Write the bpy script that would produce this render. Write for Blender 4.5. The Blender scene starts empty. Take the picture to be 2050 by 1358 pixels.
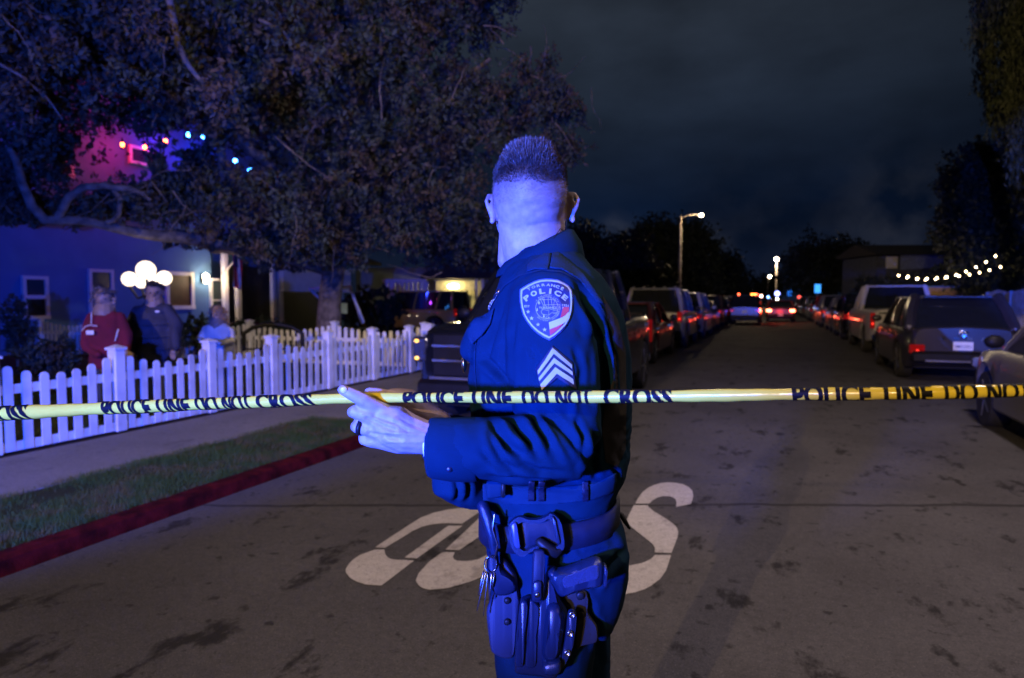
import bpy, bmesh, math, random
import numpy as np
from mathutils import Vector, Matrix, noise
from mathutils.bvhtree import BVHTree
from mathutils.geometry import tessellate_polygon
random.seed(7); rng = np.random.default_rng(7)
S = bpy.context.scene; COL = S.collection
pi = math.pi; R = math.radians

# ------------------------------------------------------------------ camera
F = 1367.0; HC = 1.5; YAW = R(20.8); TP = 79/1367.0; PITCH = math.atan(TP)
cam_d = bpy.data.cameras.new('camera'); cam = bpy.data.objects.new('camera', cam_d); COL.objects.link(cam)
cam.location = (0, 0, HC); cam.rotation_euler = (pi/2-PITCH, 0, YAW)
cam_d.sensor_width = 36; cam_d.lens = 36*F/2050; cam_d.clip_end = 2000; cam_d.clip_start = .05
cam_d.dof.use_dof = True; cam_d.dof.focus_distance = 1.33; cam_d.dof.aperture_fstop = 4.2
S.camera = cam
S.view_settings.view_transform = 'Standard'; S.view_settings.look = 'None'; S.view_settings.gamma = 1
S.view_settings.exposure = 0
S.cycles.use_denoising = True
S.cycles.sample_clamp_indirect = 4; S.cycles.sample_clamp_direct = 60; S.cycles.max_bounces = 5
# yaw frame (X right, d forward) <-> world (road runs along +Y)
RX = Vector((math.cos(YAW), math.sin(YAW), 0)); FX = Vector((-math.sin(YAW), math.cos(YAW), 0))
def W(X, d, z=0): return RX*X + FX*d + Vector((0, 0, z))
def dirpx(px, py):
    x = (px-1025)/F; yu = -(py-679)/F
    return x, math.cos(PITCH)+yu*math.sin(PITCH), -math.sin(PITCH)+yu*math.cos(PITCH)
def C(px, py, d):                    # point seen at pixel, at forward distance d, in the yaw frame
    x, y, z = dirpx(px, py); k = d/y
    return Vector((x*k, d, HC+z*k))
def CW(px, py, d): c = C(px, py, d); return W(c.x, c.y, c.z)
def G(px, py, z=0):                  # ground point seen at pixel, world
    x, y, zz = dirpx(px, py); k = (z-HC)/zz
    return W(x*k, y*k, z)

# ------------------------------------------------------------------ world: overcast city night sky
w = bpy.data.worlds.new('World'); S.world = w; w.use_nodes = True; nt = w.node_tree
for n in list(nt.nodes): nt.nodes.remove(n)
N = nt.nodes.new; L = nt.links.new
out = N('ShaderNodeOutputWorld'); bg = N('ShaderNodeBackground'); L(bg.outputs[0], out.inputs[0])
tc = N('ShaderNodeTexCoord'); sx = N('ShaderNodeSeparateXYZ'); L(tc.outputs['Generated'], sx.inputs[0])
rp = N('ShaderNodeValToRGB'); L(sx.outputs['Z'], rp.inputs[0])
e = rp.color_ramp.elements; e[0].position = 0; e[0].color = (.0052, .0085, .021, 1); e[1].position = .42; e[1].color = (.0140, .0185, .0270, 1)
k = rp.color_ramp.elements.new(.13); k.color = (.0022, .0058, .0175, 1)
k = rp.color_ramp.elements.new(.25); k.color = (.0070, .0110, .0200, 1)
def lobe(px, py, pw, amt):           # a patch of the cloud deck lit from the town below
    x, y, z = dirpx(px, py); v = (RX*x+FX*y+Vector((0, 0, z))).normalized()
    dt = N('ShaderNodeVectorMath'); dt.operation = 'DOT_PRODUCT'; nm = N('ShaderNodeVectorMath'); nm.operation = 'NORMALIZE'
    L(tc.outputs['Generated'], nm.inputs[0]); L(nm.outputs[0], dt.inputs[0]); dt.inputs[1].default_value = v
    mx = N('ShaderNodeMath'); mx.operation = 'MAXIMUM'; L(dt.outputs['Value'], mx.inputs[0]); mx  .inputs[1].default_value = 0
    p = N('ShaderNodeMath'); p.operation = 'POWER'; L(mx.outputs[0], p.inputs[0]); p.inputs[1].default_value = pw
    m = N('ShaderNodeMath'); m.operation = 'MULTIPLY'; L(p.outputs[0], m.inputs[0]); m.inputs[1].default_value = amt
    return m
nz = N('ShaderNodeTexNoise'); nz.inputs['Scale'].default_value = 2.6; nz.inputs['Detail'].default_value = 6; nz.inputs['Roughness'].default_value = .55
mp = N('ShaderNodeMapping'); mp.inputs['Scale'].default_value = (1, 1, 2.4); L(tc.outputs['Generated'], mp.inputs[0]); L(mp.outputs[0], nz.inputs['Vector'])
nr = N('ShaderNodeMapRange'); L(nz.outputs[0], nr.inputs[0]); nr.inputs[1].default_value = .3; nr.inputs[2].default_value = .7; nr.inputs[3].default_value = .5; nr.inputs[4].default_value = 1.5
big = lobe(1230, 60, 9, 1.15)
bb = N('ShaderNodeMath'); bb.operation = 'ADD'; L(big.outputs[0], bb.inputs[0]); bb.inputs[1].default_value = .5
m1 = N('ShaderNodeMath'); m1.operation = 'MULTIPLY'; L(bb.outputs[0], m1.inputs[0]); L(nr.outputs[0], m1.inputs[1])
vm = N('ShaderNodeVectorMath'); vm.operation = 'SCALE'; L(rp.outputs[0], vm.inputs[0]); L(m1.outputs[0], vm.inputs['Scale'])
nz2 = N('ShaderNodeTexNoise'); nz2.inputs['Scale'].default_value = 16; nz2.inputs['Detail'].default_value = 5; L(tc.outputs['Generated'], nz2.inputs['Vector'])
nr2 = N('ShaderNodeMapRange'); L(nz2.outputs[0], nr2.inputs[0]); nr2.inputs[1].default_value = .4; nr2.inputs[2].default_value = .6
acc = None
for (px, py, pw, am) in ((1237, 464, 5200, .040), (1790, 440, 420, .012), (1480, 470, 300, .004), (1425, 490, 6000, .012)):
    q = lobe(px, py, pw, am)
    if acc is None: acc = q
    else:
        a = N('ShaderNodeMath'); a.operation = 'ADD'; L(acc.outputs[0], a.inputs[0]); L(q.outputs[0], a.inputs[1]); acc = a
m2 = N('ShaderNodeMath'); m2.operation = 'MULTIPLY'; L(acc.outputs[0], m2.inputs[0]); L(nr2.outputs[0], m2.inputs[1])
sc2 = N('ShaderNodeVectorMath'); sc2.operation = 'SCALE'; sc2.inputs[0].default_value = (.9, .95, 1.15); L(m2.outputs[0], sc2.inputs['Scale'])
ad = N('ShaderNodeVectorMath'); ad.operation = 'ADD'; L(vm.outputs[0], ad.inputs[0]); L(sc2.outputs[0], ad.inputs[1])
L(ad.outputs[0], bg.inputs[0]); bg.inputs[1].default_value = 1.0

# ------------------------------------------------------------------ the night's lamps out of view, with added fill lights among them
def lamp(name, kind, loc, col, power, size=.1, aim=None, ang=None, blend=.3):
    l = bpy.data.lights.new(name, kind); o = bpy.data.objects.new(name, l); COL.objects.link(o)
    o.location = loc; l.color = col; l.energy = power; l.shadow_soft_size = size
    if aim is not None: o.rotation_euler = (Vector(aim)-Vector(loc)).to_track_quat('-Z', 'Y').to_euler()
    if ang: l.spot_size = R(ang); l.spot_blend = blend
    return o
lamp('police_blue_light', 'SPOT', W(-1.95, -2.0, 1.42), (.010, .072, 1.0), 8200, .08, W(-5.2, 8, 1.42+8.0), 106, .10)
lamp('police_blue_side_light', 'SPOT', W(-1.95, -2.0, 1.52), (.010, .072, 1.0), 8000, .10, W(-.10, 1.5, 1.46), 24, .55)
lamp('added_blue_fence_light', 'SPOT', W(3.0, -6.0, 1.5), (.012, .08, 1.0), 30000, .05, W(13.6, 18, 3.2), 17, .35)  # added blue fill for the right-hand picket fence, no known source
lamp('added_blue_plate_light', 'SPOT', (6.3, -3.5, 2.3), (.02, .12, 1.0), 3600, .05, (3.1, 14, .7), 15, .4)  # added blue fill aimed at the hatchback's number plate
lamp('cool_road_fill', 'SPOT', W(3.6, 3.4, 8.5), (1.0, .80, .84), 1800, .5, W(3.4, 4.5, 0), 128, 1.0)  # unseen overhead fill, placed to light road and fence, sparing the officer's back
lamp('sodium_street_lamp', 'SPOT', W(-12.2, -22.5, 8.5), (1.0, .68, .34), 21000, .12, W(3.0, 8, -1.5), 40, .6)
lamp('tree_fill_light', 'SPOT', W(8.5, -4.5, 7.5), (.95, .80, .85), 4500, .3, CW(640, 455, 14), 24, 1.0)  # added fill for the lower tree crown; no fitting stands there
lamp('near_street_lamp', 'SPOT', W(8.5, -4.5, 7.5), (1.0, .70, .40), 480, .15, W(2.5, 3, 0), 120, .8)

# ------------------------------------------------------------------ materials
MATS = {}
def mat(name, col, rough=.6, metal=0, var=.25, scale=8, bump=0, bscale=60, coat=0, emit=None, estr=0, spec=.5, sub=0, detail=4, col2=None, thr=None, trans=0):
    if name in MATS: return MATS[name]
    m = bpy.data.materials.new(name); m.use_nodes = True; nt = m.node_tree; b = nt.nodes['Principled BSDF']
    N = nt.nodes.new; L = nt.links.new
    b.inputs['Roughness'].default_value = rough; b.inputs['Metallic'].default_value = metal
    b.inputs['Specular IOR Level'].default_value = spec; b.inputs['Coat Weight'].default_value = coat
    if sub: b.inputs['Subsurface Weight'].default_value = sub; b.inputs['Subsurface Radius'].default_value = (.01, .004, .002)
    tc = N('ShaderNodeTexCoord'); nz = N('ShaderNodeTexNoise'); nz.inputs['Scale'].default_value = scale; nz.inputs['Detail'].default_value = detail
    L(tc.outputs['Object'], nz.inputs['Vector'])
    mx = N('ShaderNodeMix'); mx.data_type = 'RGBA'
    c2 = col2 or tuple(max(0, c*(1-var)) for c in col); c1 = col if col2 else tuple(min(1, c*(1+var*.6)) for c in col)
    mx.inputs[6].default_value = (*c1, 1); mx.inputs[7].default_value = (*c2, 1)
    mr = N('ShaderNodeMapRange'); L(nz.outputs[0], mr.inputs[0]); lo, hi = thr or (.35, .65); mr.inputs[1].default_value = lo; mr.inputs[2].default_value = hi
    L(mr.outputs[0], mx.inputs[0]); L(mx.outputs[2], b.inputs['Base Color'])
    if bump:
        n2 = N('ShaderNodeTexNoise'); n2.inputs['Scale'].default_value = bscale; n2.inputs['Detail'].default_value = 4
        L(tc.outputs['Object'], n2.inputs['Vector'])
        bp = N('ShaderNodeBump'); bp.inputs['Strength'].default_value = bump; bp.inputs['Distance'].default_value = .01
        L(n2.outputs[0], bp.inputs['Height']); L(bp.outputs[0], b.inputs['Normal'])
    if emit: b.inputs['Emission Color'].default_value = (*emit, 1); b.inputs['Emission Strength'].default_value = estr
    if trans: b.inputs['Transmission Weight'].default_value = trans
    MATS[name] = m; return m

# ------------------------------------------------------------------ object helpers
def tag(o, label=None, cat=None, group=None, kind=None):
    if label: o['label'] = label
    if cat: o['category'] = cat
    if group: o['group'] = group
    if kind: o['kind'] = kind
    return o
def thing(name, label, cat, loc=(0, 0, 0), rz=0, group=None):
    o = bpy.data.objects.new(name, None); COL.objects.link(o); o.empty_display_size = .2
    o.location = loc; o.rotation_euler = (0, 0, rz); return tag(o, label, cat, group)
def mesh_obj(name, v, f, m, parent=None, smooth=True, auto=None):
    me = bpy.data.meshes.new(name)
    v = np.asarray(v, dtype=float)
    if isinstance(f, np.ndarray):
        me.vertices.add(len(v)); me.vertices.foreach_set('co', v.ravel())
        n, q = f.shape; me.loops.add(n*q); me.loops.foreach_set('vertex_index', f.ravel().astype(np.int32))
        me.polygons.add(n); me.polygons.foreach_set('loop_start', np.arange(0, n*q, q, dtype=np.int32))
        me.update(calc_edges=True)
    else:
        me.from_pydata(v.tolist(), [], f)
    me.materials.append(m)
    if smooth: me.polygons.foreach_set('use_smooth', [True]*len(me.polygons))
    if auto:
        bm = bmesh.new(); bm.from_mesh(me)
        bmesh.ops.recalc_face_normals(bm, faces=bm.faces)
        for ed in bm.edges:
            if len(ed.link_faces) == 2 and ed.calc_face_angle(0) > R(auto): ed.smooth = False
        bm.to_mesh(me); bm.free()
    me.update()
    o = bpy.data.objects.new(name, me); COL.objects.link(o)
    if parent is not None: o.parent = parent
    return o
class MB:
    def __init__(s): s.v = []; s.f = []
    def add(s, v, f):
        k = len(s.v); s.v += [tuple(p) for p in v]; s.f += [tuple(i+k for i in q) for q in f]; return s
    def box(s, c, d, rz=0, M=None, bev=0):
        x, y, z = d[0]/2, d[1]/2, d[2]/2
        if bev:
            b = bev; vs = []
            for sx_ in (-1, 1):
                for sy in (-1, 1):
                    for sz in (-1, 1):
                        vs += [(sx_*(x-b), sy*(y-b), sz*z), (sx_*(x-b), sy*y, sz*(z-b)), (sx_*x, sy*(y-b), sz*(z-b))]
            bm = bmesh.new()
            for p in vs: bm.verts.new(p)
            bmesh.ops.convex_hull(bm, input=bm.verts); bm.verts.index_update()
            vs = [v.co.copy() for v in bm.verts]; fs = [[v.index for v in f.verts] for f in bm.faces]; bm.free()
        else:
            vs = [Vector((a*x, b*y, c_*z)) for a in (-1, 1) for b in (-1, 1) for c_ in (-1, 1)]
            fs = [(0, 1, 3, 2), (4, 6, 7, 5), (0, 4, 5, 1), (2, 3, 7, 6), (0, 2, 6, 4), (1, 5, 7, 3)]
        T = M if M is not None else Matrix.Rotation(rz, 3, 'Z')
        return s.add([T @ Vector(p)+Vector(c) for p in vs], fs)
    def prism(s, pts, a, b, axis='y'):      # polygon (u,v) swept from a to b along an axis
        n = len(pts)
        def P(u, v, t): return {'y': (u, t, v), 'x': (t, u, v), 'z': (u, v, t)}[axis]
        vs = [P(u, v, a) for u, v in pts]+[P(u, v, b) for u, v in pts]
        fs = [tuple(range(n-1, -1, -1)), tuple(range(n, 2*n))]+[(i, (i+1) % n, n+(i+1) % n, n+i) for i in range(n)]
        return s.add(vs, fs)
    def tube(s, pts, rad, seg=10, cap=True, flat=1.0, up=None):
        pts = [Vector(p) for p in pts]; n = len(pts)
        if not hasattr(rad, '__len__'): rad = [rad]*n
        T = [(pts[min(i+1, n-1)]-pts[max(i-1, 0)]).normalized() for i in range(n)]
        nrm = Vector(up) if up is not None else (Vector((0, 0, 1)) if abs(T[0].z) < .9 else Vector((1, 0, 0)))
        rings = []
        cc = []
        if cap:                      # rounded ends
            for a in (0, .45, .8): cc.append((0, -math.cos(math.asin(a)) if a else -1, max(a, .02)))
        seq = [(pts[0]+T[0]*rad[0]*c[1]*.9, rad[0]*c[2], T[0]) for c in cc]+[(pts[i], rad[i], T[i]) for i in range(n)]+[(pts[-1]-T[-1]*rad[-1]*c[1]*.9, rad[-1]*c[2], T[-1]) for c in reversed(cc)]
        vs = []
        for p, r, t in seq:
            nrm = (nrm-t*nrm.dot(t)).normalized(); b = t.cross(nrm)
            vs += [p+nrm*(r*math.sin(2*pi*k/seg)*flat)+b*(r*math.cos(2*pi*k/seg)) for k in range(seg)]
        m = len(seq)
        fs = [(i*seg+k, i*seg+(k+1) % seg, (i+1)*seg+(k+1) % seg, (i+1)*seg+k) for i in range(m-1) for k in range(seg)]
        fs += [tuple(range(seg-1, -1, -1)), tuple((m-1)*seg+k for k in range(seg))]
        return s.add(vs, fs)
    def rings(s, rs, cap=True):      # list of equal-length rings
        n = len(rs[0]); vs = [p for r in rs for p in r]
        fs = [(i*n+k, i*n+(k+1) % n, (i+1)*n+(k+1) % n, (i+1)*n+k) for i in range(len(rs)-1) for k in range(n)]
        if cap: fs += [tuple(range(n-1, -1, -1)), tuple((len(rs)-1)*n+k for k in range(n))]
        return s.add(vs, fs)
    def ell(s, c, r, seg=16, rin=10, M=None):
        c = Vector(c); rs = []
        for i in range(rin+1):
            a = -pi/2+pi*i/rin; a = max(-pi/2+.02, min(pi/2-.02, a))
            ring = [Vector((r[0]*math.cos(a)*math.cos(2*pi*k/seg), r[1]*math.cos(a)*math.sin(2*pi*k/seg), r[2]*math.sin(a))) for k in range(seg)]
            rs.append([(M @ p if M is not None else p)+c for p in ring])
        return s.rings(rs)
    def lathe(s, prof, c, axis='z', seg=20):    # prof: (radius, height)
        c = Vector(c); rs = []
        for r, h in prof:
            ring = []
            for k in range(seg):
                a = 2*pi*k/seg; u, v = r*math.cos(a), r*math.sin(a)
                ring.append(c+Vector({'z': (u, v, h), 'x': (h, u, v), 'y': (u, h, v)}[axis]))
            rs.append(ring)
        return s.rings(rs)
    def build(s, name, m, parent=None, smooth=False, auto=None):
        return mesh_obj(name, s.v, s.f, m, parent, smooth or bool(auto), auto)
def remesh(mb, voxel, smooth=2, disp=None):      # union of closed pieces as one skin; returns verts, quads
    me = bpy.data.meshes.new('tmp'); me.from_pydata([tuple(p) for p in mb.v], [], mb.f)
    bm = bmesh.new(); bm.from_mesh(me); bm.to_mesh(me); bm.free()
    o = bpy.data.objects.new('tmp', me); COL.objects.link(o)
    md = o.modifiers.new('r', 'REMESH'); md.mode = 'VOXEL'; md.voxel_size = voxel; md.adaptivity = 0
    dg = bpy.context.evaluated_depsgraph_get(); dg.update()
    me2 = bpy.data.meshes.new_from_object(o.evaluated_get(dg)); bpy.data.objects.remove(o)
    n = len(me2.vertices); v = np.empty(n*3); me2.vertices.foreach_get('co', v); v = v.reshape(-1, 3)
    ed = np.empty(len(me2.edges)*2, dtype=np.int32); me2.edges.foreach_get('vertices', ed); ed = ed.reshape(-1, 2)
    polys = [tuple(p.vertices) for p in me2.polygons]
    if all(len(p) == 4 for p in polys): fq = np.array(polys, dtype=np.int32)
    else: fq = np.array([q for p in polys for q in ([p] if len(p) == 4 else [(p[0], p[1], p[2], p[2])])], dtype=np.int32)
    deg = np.bincount(ed.ravel(), minlength=n).reshape(-1, 1).astype(float)
    def sm(v, it, lam=.5):
        for _ in range(it):
            a = np.zeros_like(v)
            for c in range(v.shape[1]):
                a[:, c] = np.bincount(ed[:, 0], v[ed[:, 1], c], n)+np.bincount(ed[:, 1], v[ed[:, 0], c], n)
            v = v+(a/deg-v)*lam
        return v
    v = sm(v, smooth)
    def normals(v):
        a = v[fq]; nn = np.cross(a[:, 2]-a[:, 0], a[:, 3]-a[:, 1]); vn = np.zeros_like(v)
        for k in range(4):
            for c in range(3): vn[:, c] += np.bincount(fq[:, k], nn[:, c], n)
        return vn/np.maximum(np.linalg.norm(vn, axis=1, keepdims=True), 1e-12)
    return v, fq, normals, sm
def copy_tree(o, parent=None):
    c = o.copy(); COL.objects.link(c)
    if parent is not None: c.parent = parent
    for ch in o.children: copy_tree(ch, c)
    return c
def seg_dist(P, poly):               # distance of points (n,2) to a polyline, and position along it 0..1
    best = np.full(len(P), 1e9); tt = np.zeros(len(P)); n = len(poly)-1
    for i in range(n):
        a = np.array(poly[i], float); b = np.array(poly[i+1], float); ab = b-a
        t = np.clip(((P-a)@ab)/max(ab@ab, 1e-9), 0, 1); d = np.linalg.norm(P-(a+t[:, None]*ab), axis=1)
        m = d < best; best[m] = d[m]; tt[m] = (i+t[m])/n
    return best, tt
_txt = {}
def text_mesh(s, size=1, bold=0, res=3, spacing=1.0):        # flat glyph mesh: verts (x,y), faces
    key = (s, size, bold, res, spacing)
    if key in _txt: return _txt[key]
    cu = bpy.data.curves.new('t', 'FONT'); cu.body = s; cu.size = size; cu.align_x = 'LEFT'; cu.offset = bold; cu.resolution_u = res; cu.space_character = spacing
    o = bpy.data.objects.new('t', cu); COL.objects.link(o); dg = bpy.context.evaluated_depsgraph_get(); dg.update()
    me = bpy.data.meshes.new_from_object(o.evaluated_get(dg)); bpy.data.objects.remove(o)
    v = np.array([tuple(p.co)[:2] for p in me.vertices]) if len(me.vertices) else np.zeros((0, 2))
    f = [tuple(p.vertices) for p in me.polygons]; _txt[key] = (v, f); return v, f
def split_faces(v, f, maxlen, it=4):   # refine a flat mesh so that it can be bent
    bm = bmesh.new()
    vs = [bm.verts.new((p[0], p[1], p[2] if len(p) > 2 else 0)) for p in v]
    for q in f:
        try: bm.faces.new([vs[i] for i in q])
        except ValueError: pass
    bmesh.ops.triangulate(bm, faces=bm.faces)
    for _ in range(it):
        es = [e_ for e_ in bm.edges if e_.calc_length() > maxlen]
        if not es: break
        bmesh.ops.subdivide_edges(bm, edges=es, cuts=1)
        bmesh.ops.triangulate(bm, faces=[q for q in bm.faces if len(q.verts) > 3])
    bm.verts.index_update(); v2 = [tuple(p.co) for p in bm.verts]; f2 = [tuple(x.index for x in q.verts) for q in bm.faces]; bm.free()
    return v2, f2
# ------------------------------------------------------------------ ground materials
def ground_mat(name, base, dark, speck, sc=1.0, stain=.0, joint=False, bumpd=.4, rough=.85):
    m = bpy.data.materials.new(name); m.use_nodes = True; nt = m.node_tree; b = nt.nodes['Principled BSDF']; N = nt.nodes.new; L = nt.links.new
    g = N('ShaderNodeNewGeometry'); P = g.outputs['Position']
    def noise_(s, d=5, r=.6):
        n = N('ShaderNodeTexNoise'); n.inputs['Scale'].default_value = s*sc; n.inputs['Detail'].default_value = d; n.inputs['Roughness'].default_value = r; L(P, n.inputs['Vector']); return n.outputs[0]
    def rng_(s, a, b_, c=0, d=1):
        n = N('ShaderNodeMapRange'); L(s, n.inputs[0]); n.inputs[1].default_value = a; n.inputs[2].default_value = b_; n.inputs[3].default_value = c; n.inputs[4].default_value = d; return n.outputs[0]
    def mix(f, a, b_):
        n = N('ShaderNodeMix'); n.data_type = 'RGBA'; L(f, n.inputs[0])
        for i, x in ((6, a), (7, b_)):
            if isinstance(x, tuple): n.inputs[i].default_value = (*x, 1)
            else: L(x, n.inputs[i])
        return n.outputs[2]
    c = mix(rng_(noise_(.7, 6), .3, .7), base, dark)
    c = mix(rng_(noise_(110, 2, .8), .56, .74, 0, .8), c, speck)
    c = mix(rng_(noise_(75, 2, .8), .55, .75, 0, .85), c, tuple(x*.35 for x in dark))
    if stain:
        mp = N('ShaderNodeMapping'); mp.inputs['Scale'].default_value = (1.5, .8, 1); L(P, mp.inputs[0])
        n = N('ShaderNodeTexNoise'); n.inputs['Scale'].default_value = 2.4; n.inputs['Detail'].default_value = 7; n.inputs['Roughness'].default_value = .68; L(mp.outputs[0], n.inputs['Vector'])
        c = mix(rng_(n.outputs[0], .57, .64, 0, stain), c, tuple(x*.3 for x in dark))
        c = mix(rng_(noise_(22, 5, .7), .35, .7, 0, .45), c, tuple(x*.62 for x in dark)); c = mix(rng_(noise_(9, 4, .6), .62, .68, 0, stain*.8), c, tuple(x*.3 for x in dark))
    if joint:                        # a transverse seam in the asphalt, a few metres ahead
        dt = N('ShaderNodeVectorMath'); dt.operation = 'DOT_PRODUCT'; L(P, dt.inputs[0]); dt.inputs[1].default_value = FX
        n1 = noise_(1.6, 4); a = N('ShaderNodeMath'); a.operation = 'MULTIPLY_ADD'; L(n1, a.inputs[0]); a.inputs[1].default_value = .16; L(dt.outputs['Value'], a.inputs[2])
        s_ = N('ShaderNodeMath'); s_.operation = 'SUBTRACT'; L(a.outputs[0], s_.inputs[0]); s_.inputs[1].default_value = 4.99+.0
        ab = N('ShaderNodeMath'); ab.operation = 'ABSOLUTE'; L(s_.outputs[0], ab.inputs[0])
        c = mix(rng_(ab.outputs[0], .012, .035, .75, 0), c, tuple(x*.3 for x in dark))
    L(c, b.inputs['Base Color']); b.inputs['Roughness'].default_value = rough; b.inputs['Specular IOR Level'].default_value = .15
    bp = N('ShaderNodeBump'); bp.inputs['Strength'].default_value = bumpd; bp.inputs['Distance'].default_value = .006; L(noise_(120, 3, .7), bp.inputs['Height']); L(bp.outputs[0], b.inputs['Normal'])
    return m
M_asph = ground_mat('asphalt', (.115, .112, .12), (.066, .064, .07), (.24, .235, .235), 1, .95, True, .9)
M_conc = ground_mat('concrete', (.30, .29, .28), (.19, .185, .18), (.36, .35, .33), 1, .35, False, .25)
M_soil = ground_mat('soil', (.05, .04, .03), (.025, .02, .015), (.1, .08, .06), 1, 0, False, 1)
M_lawn = ground_mat('lawn', (.04, .05, .018), (.025, .03, .012), (.07, .06, .03), 1, 0, False, 1)
M_kerb = mat('red_kerb_paint', (.060, .0035, .004), .9, 0, .6, 9, .5, 70, spec=.1)
M_kerb2 = mat('kerb_concrete', (.2, .19, .18), .8, 0, .4, 9, .4, 70)

def strip(name, x0, x1, y0, y1, z, m, thick=0):
    o = MB(); c = ((x0+x1)/2, (y0+y1)/2, z-thick/2 if thick else z)
    if thick: o.box(c, (x1-x0, y1-y0, thick))
    else: o.add([(x0, y0, z), (x1, y0, z), (x1, y1, z), (x0, y1, z)], [(0, 1, 2, 3)])
    ob = o.build(name, m); return tag(ob, kind='structure')
strip('ground', -600, 600, -300, 1200, -.06, M_soil)
KX = -3.87
rd = MB(); rd.add([(KX, -60, 0), (4.4, -60, 0), (4.4, 420, 0), (-4.4, 420, 0), (-4.4, 11.5, 0), (KX, 11.2, 0)], [(0, 1, 2, 3, 4, 5)]); tag(rd.build('road', M_asph), kind='structure')
# raised left side: kerb, parkway, sidewalk, yard
def kerb(x0, x1, y0, y1, m, label=None):
    mb = MB(); h = .095
    n = max(2, int((y1-y0)/.12)); rs = []
    for i in range(n+1):
        y = y0+(y1-y0)*i/n; j = .006*noise.noise(Vector((y*3, 0, 5))); t = .006*noise.noise(Vector((y*4, 3, 5)))
        s = 1 if x1 > x0 else -1
        rs.append([(x0, y, -.05), (x0, y, h+t), (x0+s*(abs(x1-x0)-.03)+j, y, h+t), (x1-s*.008+j, y, h-.012+t), (x1+j, y, h-.04+t), (x1+s*.02+j, y, -.05)])
    mb.rings(rs); return tag(mb.build('kerb', m, auto=40), kind='structure')
kerb(KX-.14, KX, -12, 6.9, M_kerb); kerb(-4.54, -4.4, 11.5, 200, M_kerb2); kerb(4.54, 4.4, -12, 200, M_kerb2)
strip('sidewalk', -6.36, -5.08, -12, 200, .095, M_conc, .2)
strip('parkway', -5.08, KX-.14, -12, 6.7, .085, M_lawn, .2)
strip('parkway_far', -5.08, -4.54, 11.5, 200, .085, M_lawn, .2)
dv = MB(); dv.add([(-5.08, 6.7, .095), (KX-.14, 6.7, .09), (KX-.14, 6.95, .09), (KX+.02, 7.3, .012), (KX+.02, 11.2, .012), (KX-.14, 11.5, .09), (-5.08, 11.5, .095)], [(0, 1, 2, 3, 4, 5, 6)])
tag(dv.build('driveway_apron', M_conc), kind='structure')
strip('soil_strip', -6.72, -6.36, -12, 12.4, .085, M_soil, .2)
strip('yard', -40, -6.72, -12, 12.6, .09, M_lawn, .2)
strip('driveway', -24, -6.36, 12.6, 60, .10, M_conc, .2)
strip('right_parkway', 4.54, 5.4, -12, 200, .11, M_lawn, .2)
strip('right_sidewalk', 5.4, 6.6, -12, 200, .125, M_conc, .2)
strip('right_yard', 6.6, 60, -12, 200, .10, M_lawn, .2)
strip('left_far_yard', -80, -24, 12.6, 200, .09, M_lawn, .2)
strip('left_block', -24, -6.36, 60, 200, .09, M_lawn, .2)

# grass blades
M_grass = mat('grass_blades', (.055, .095, .022), .7, 0, .2, 6, col2=(.11, .095, .035), thr=(.45, .62), spec=.1)
def blades(name, n, x0, x1, y0, y1, z0, h, wd):
    x = rng.uniform(x0, x1, n); y = y0+(y1-y0)*rng.random(n)**1.0
    cl = np.array([noise.noise(Vector((a*2.2, b*2.2, 1))) for a, b in zip(x, y)])
    keep = cl+rng.random(n)*.9 > .12; x, y, cl = x[keep], y[keep], cl[keep]; n = len(x)
    hh = h*(.5+.8*rng.random(n))*(1+.5*cl); a = rng.random(n)*2*pi; lx = rng.normal(0, .5, n)*hh; ly = rng.normal(0, .5, n)*hh
    b0 = np.stack([x-np.cos(a)*wd, y-np.sin(a)*wd, np.full(n, z0)], 1); b1 = np.stack([x+np.cos(a)*wd, y+np.sin(a)*wd, np.full(n, z0)], 1)
    t = np.stack([x+lx, y+ly, z0+hh], 1)
    v = np.stack([b0, b1, t], 1).reshape(-1, 3); f = np.arange(3*n).reshape(-1, 3)
    return tag(mesh_obj(name, v, f, M_grass, smooth=False), kind='stuff')
tag(blades('grass', 60000, -5.12, KX-.13, 1.5, 6.75, .08, .045, .0022), 'patchy short grass on the verge beside the red kerb', 'grass')
tag(blades('grass', 26000, -13, -6.75, 3, 12.2, .085, .06, .004), 'dark lawn inside the white picket fence', 'grass')

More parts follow.
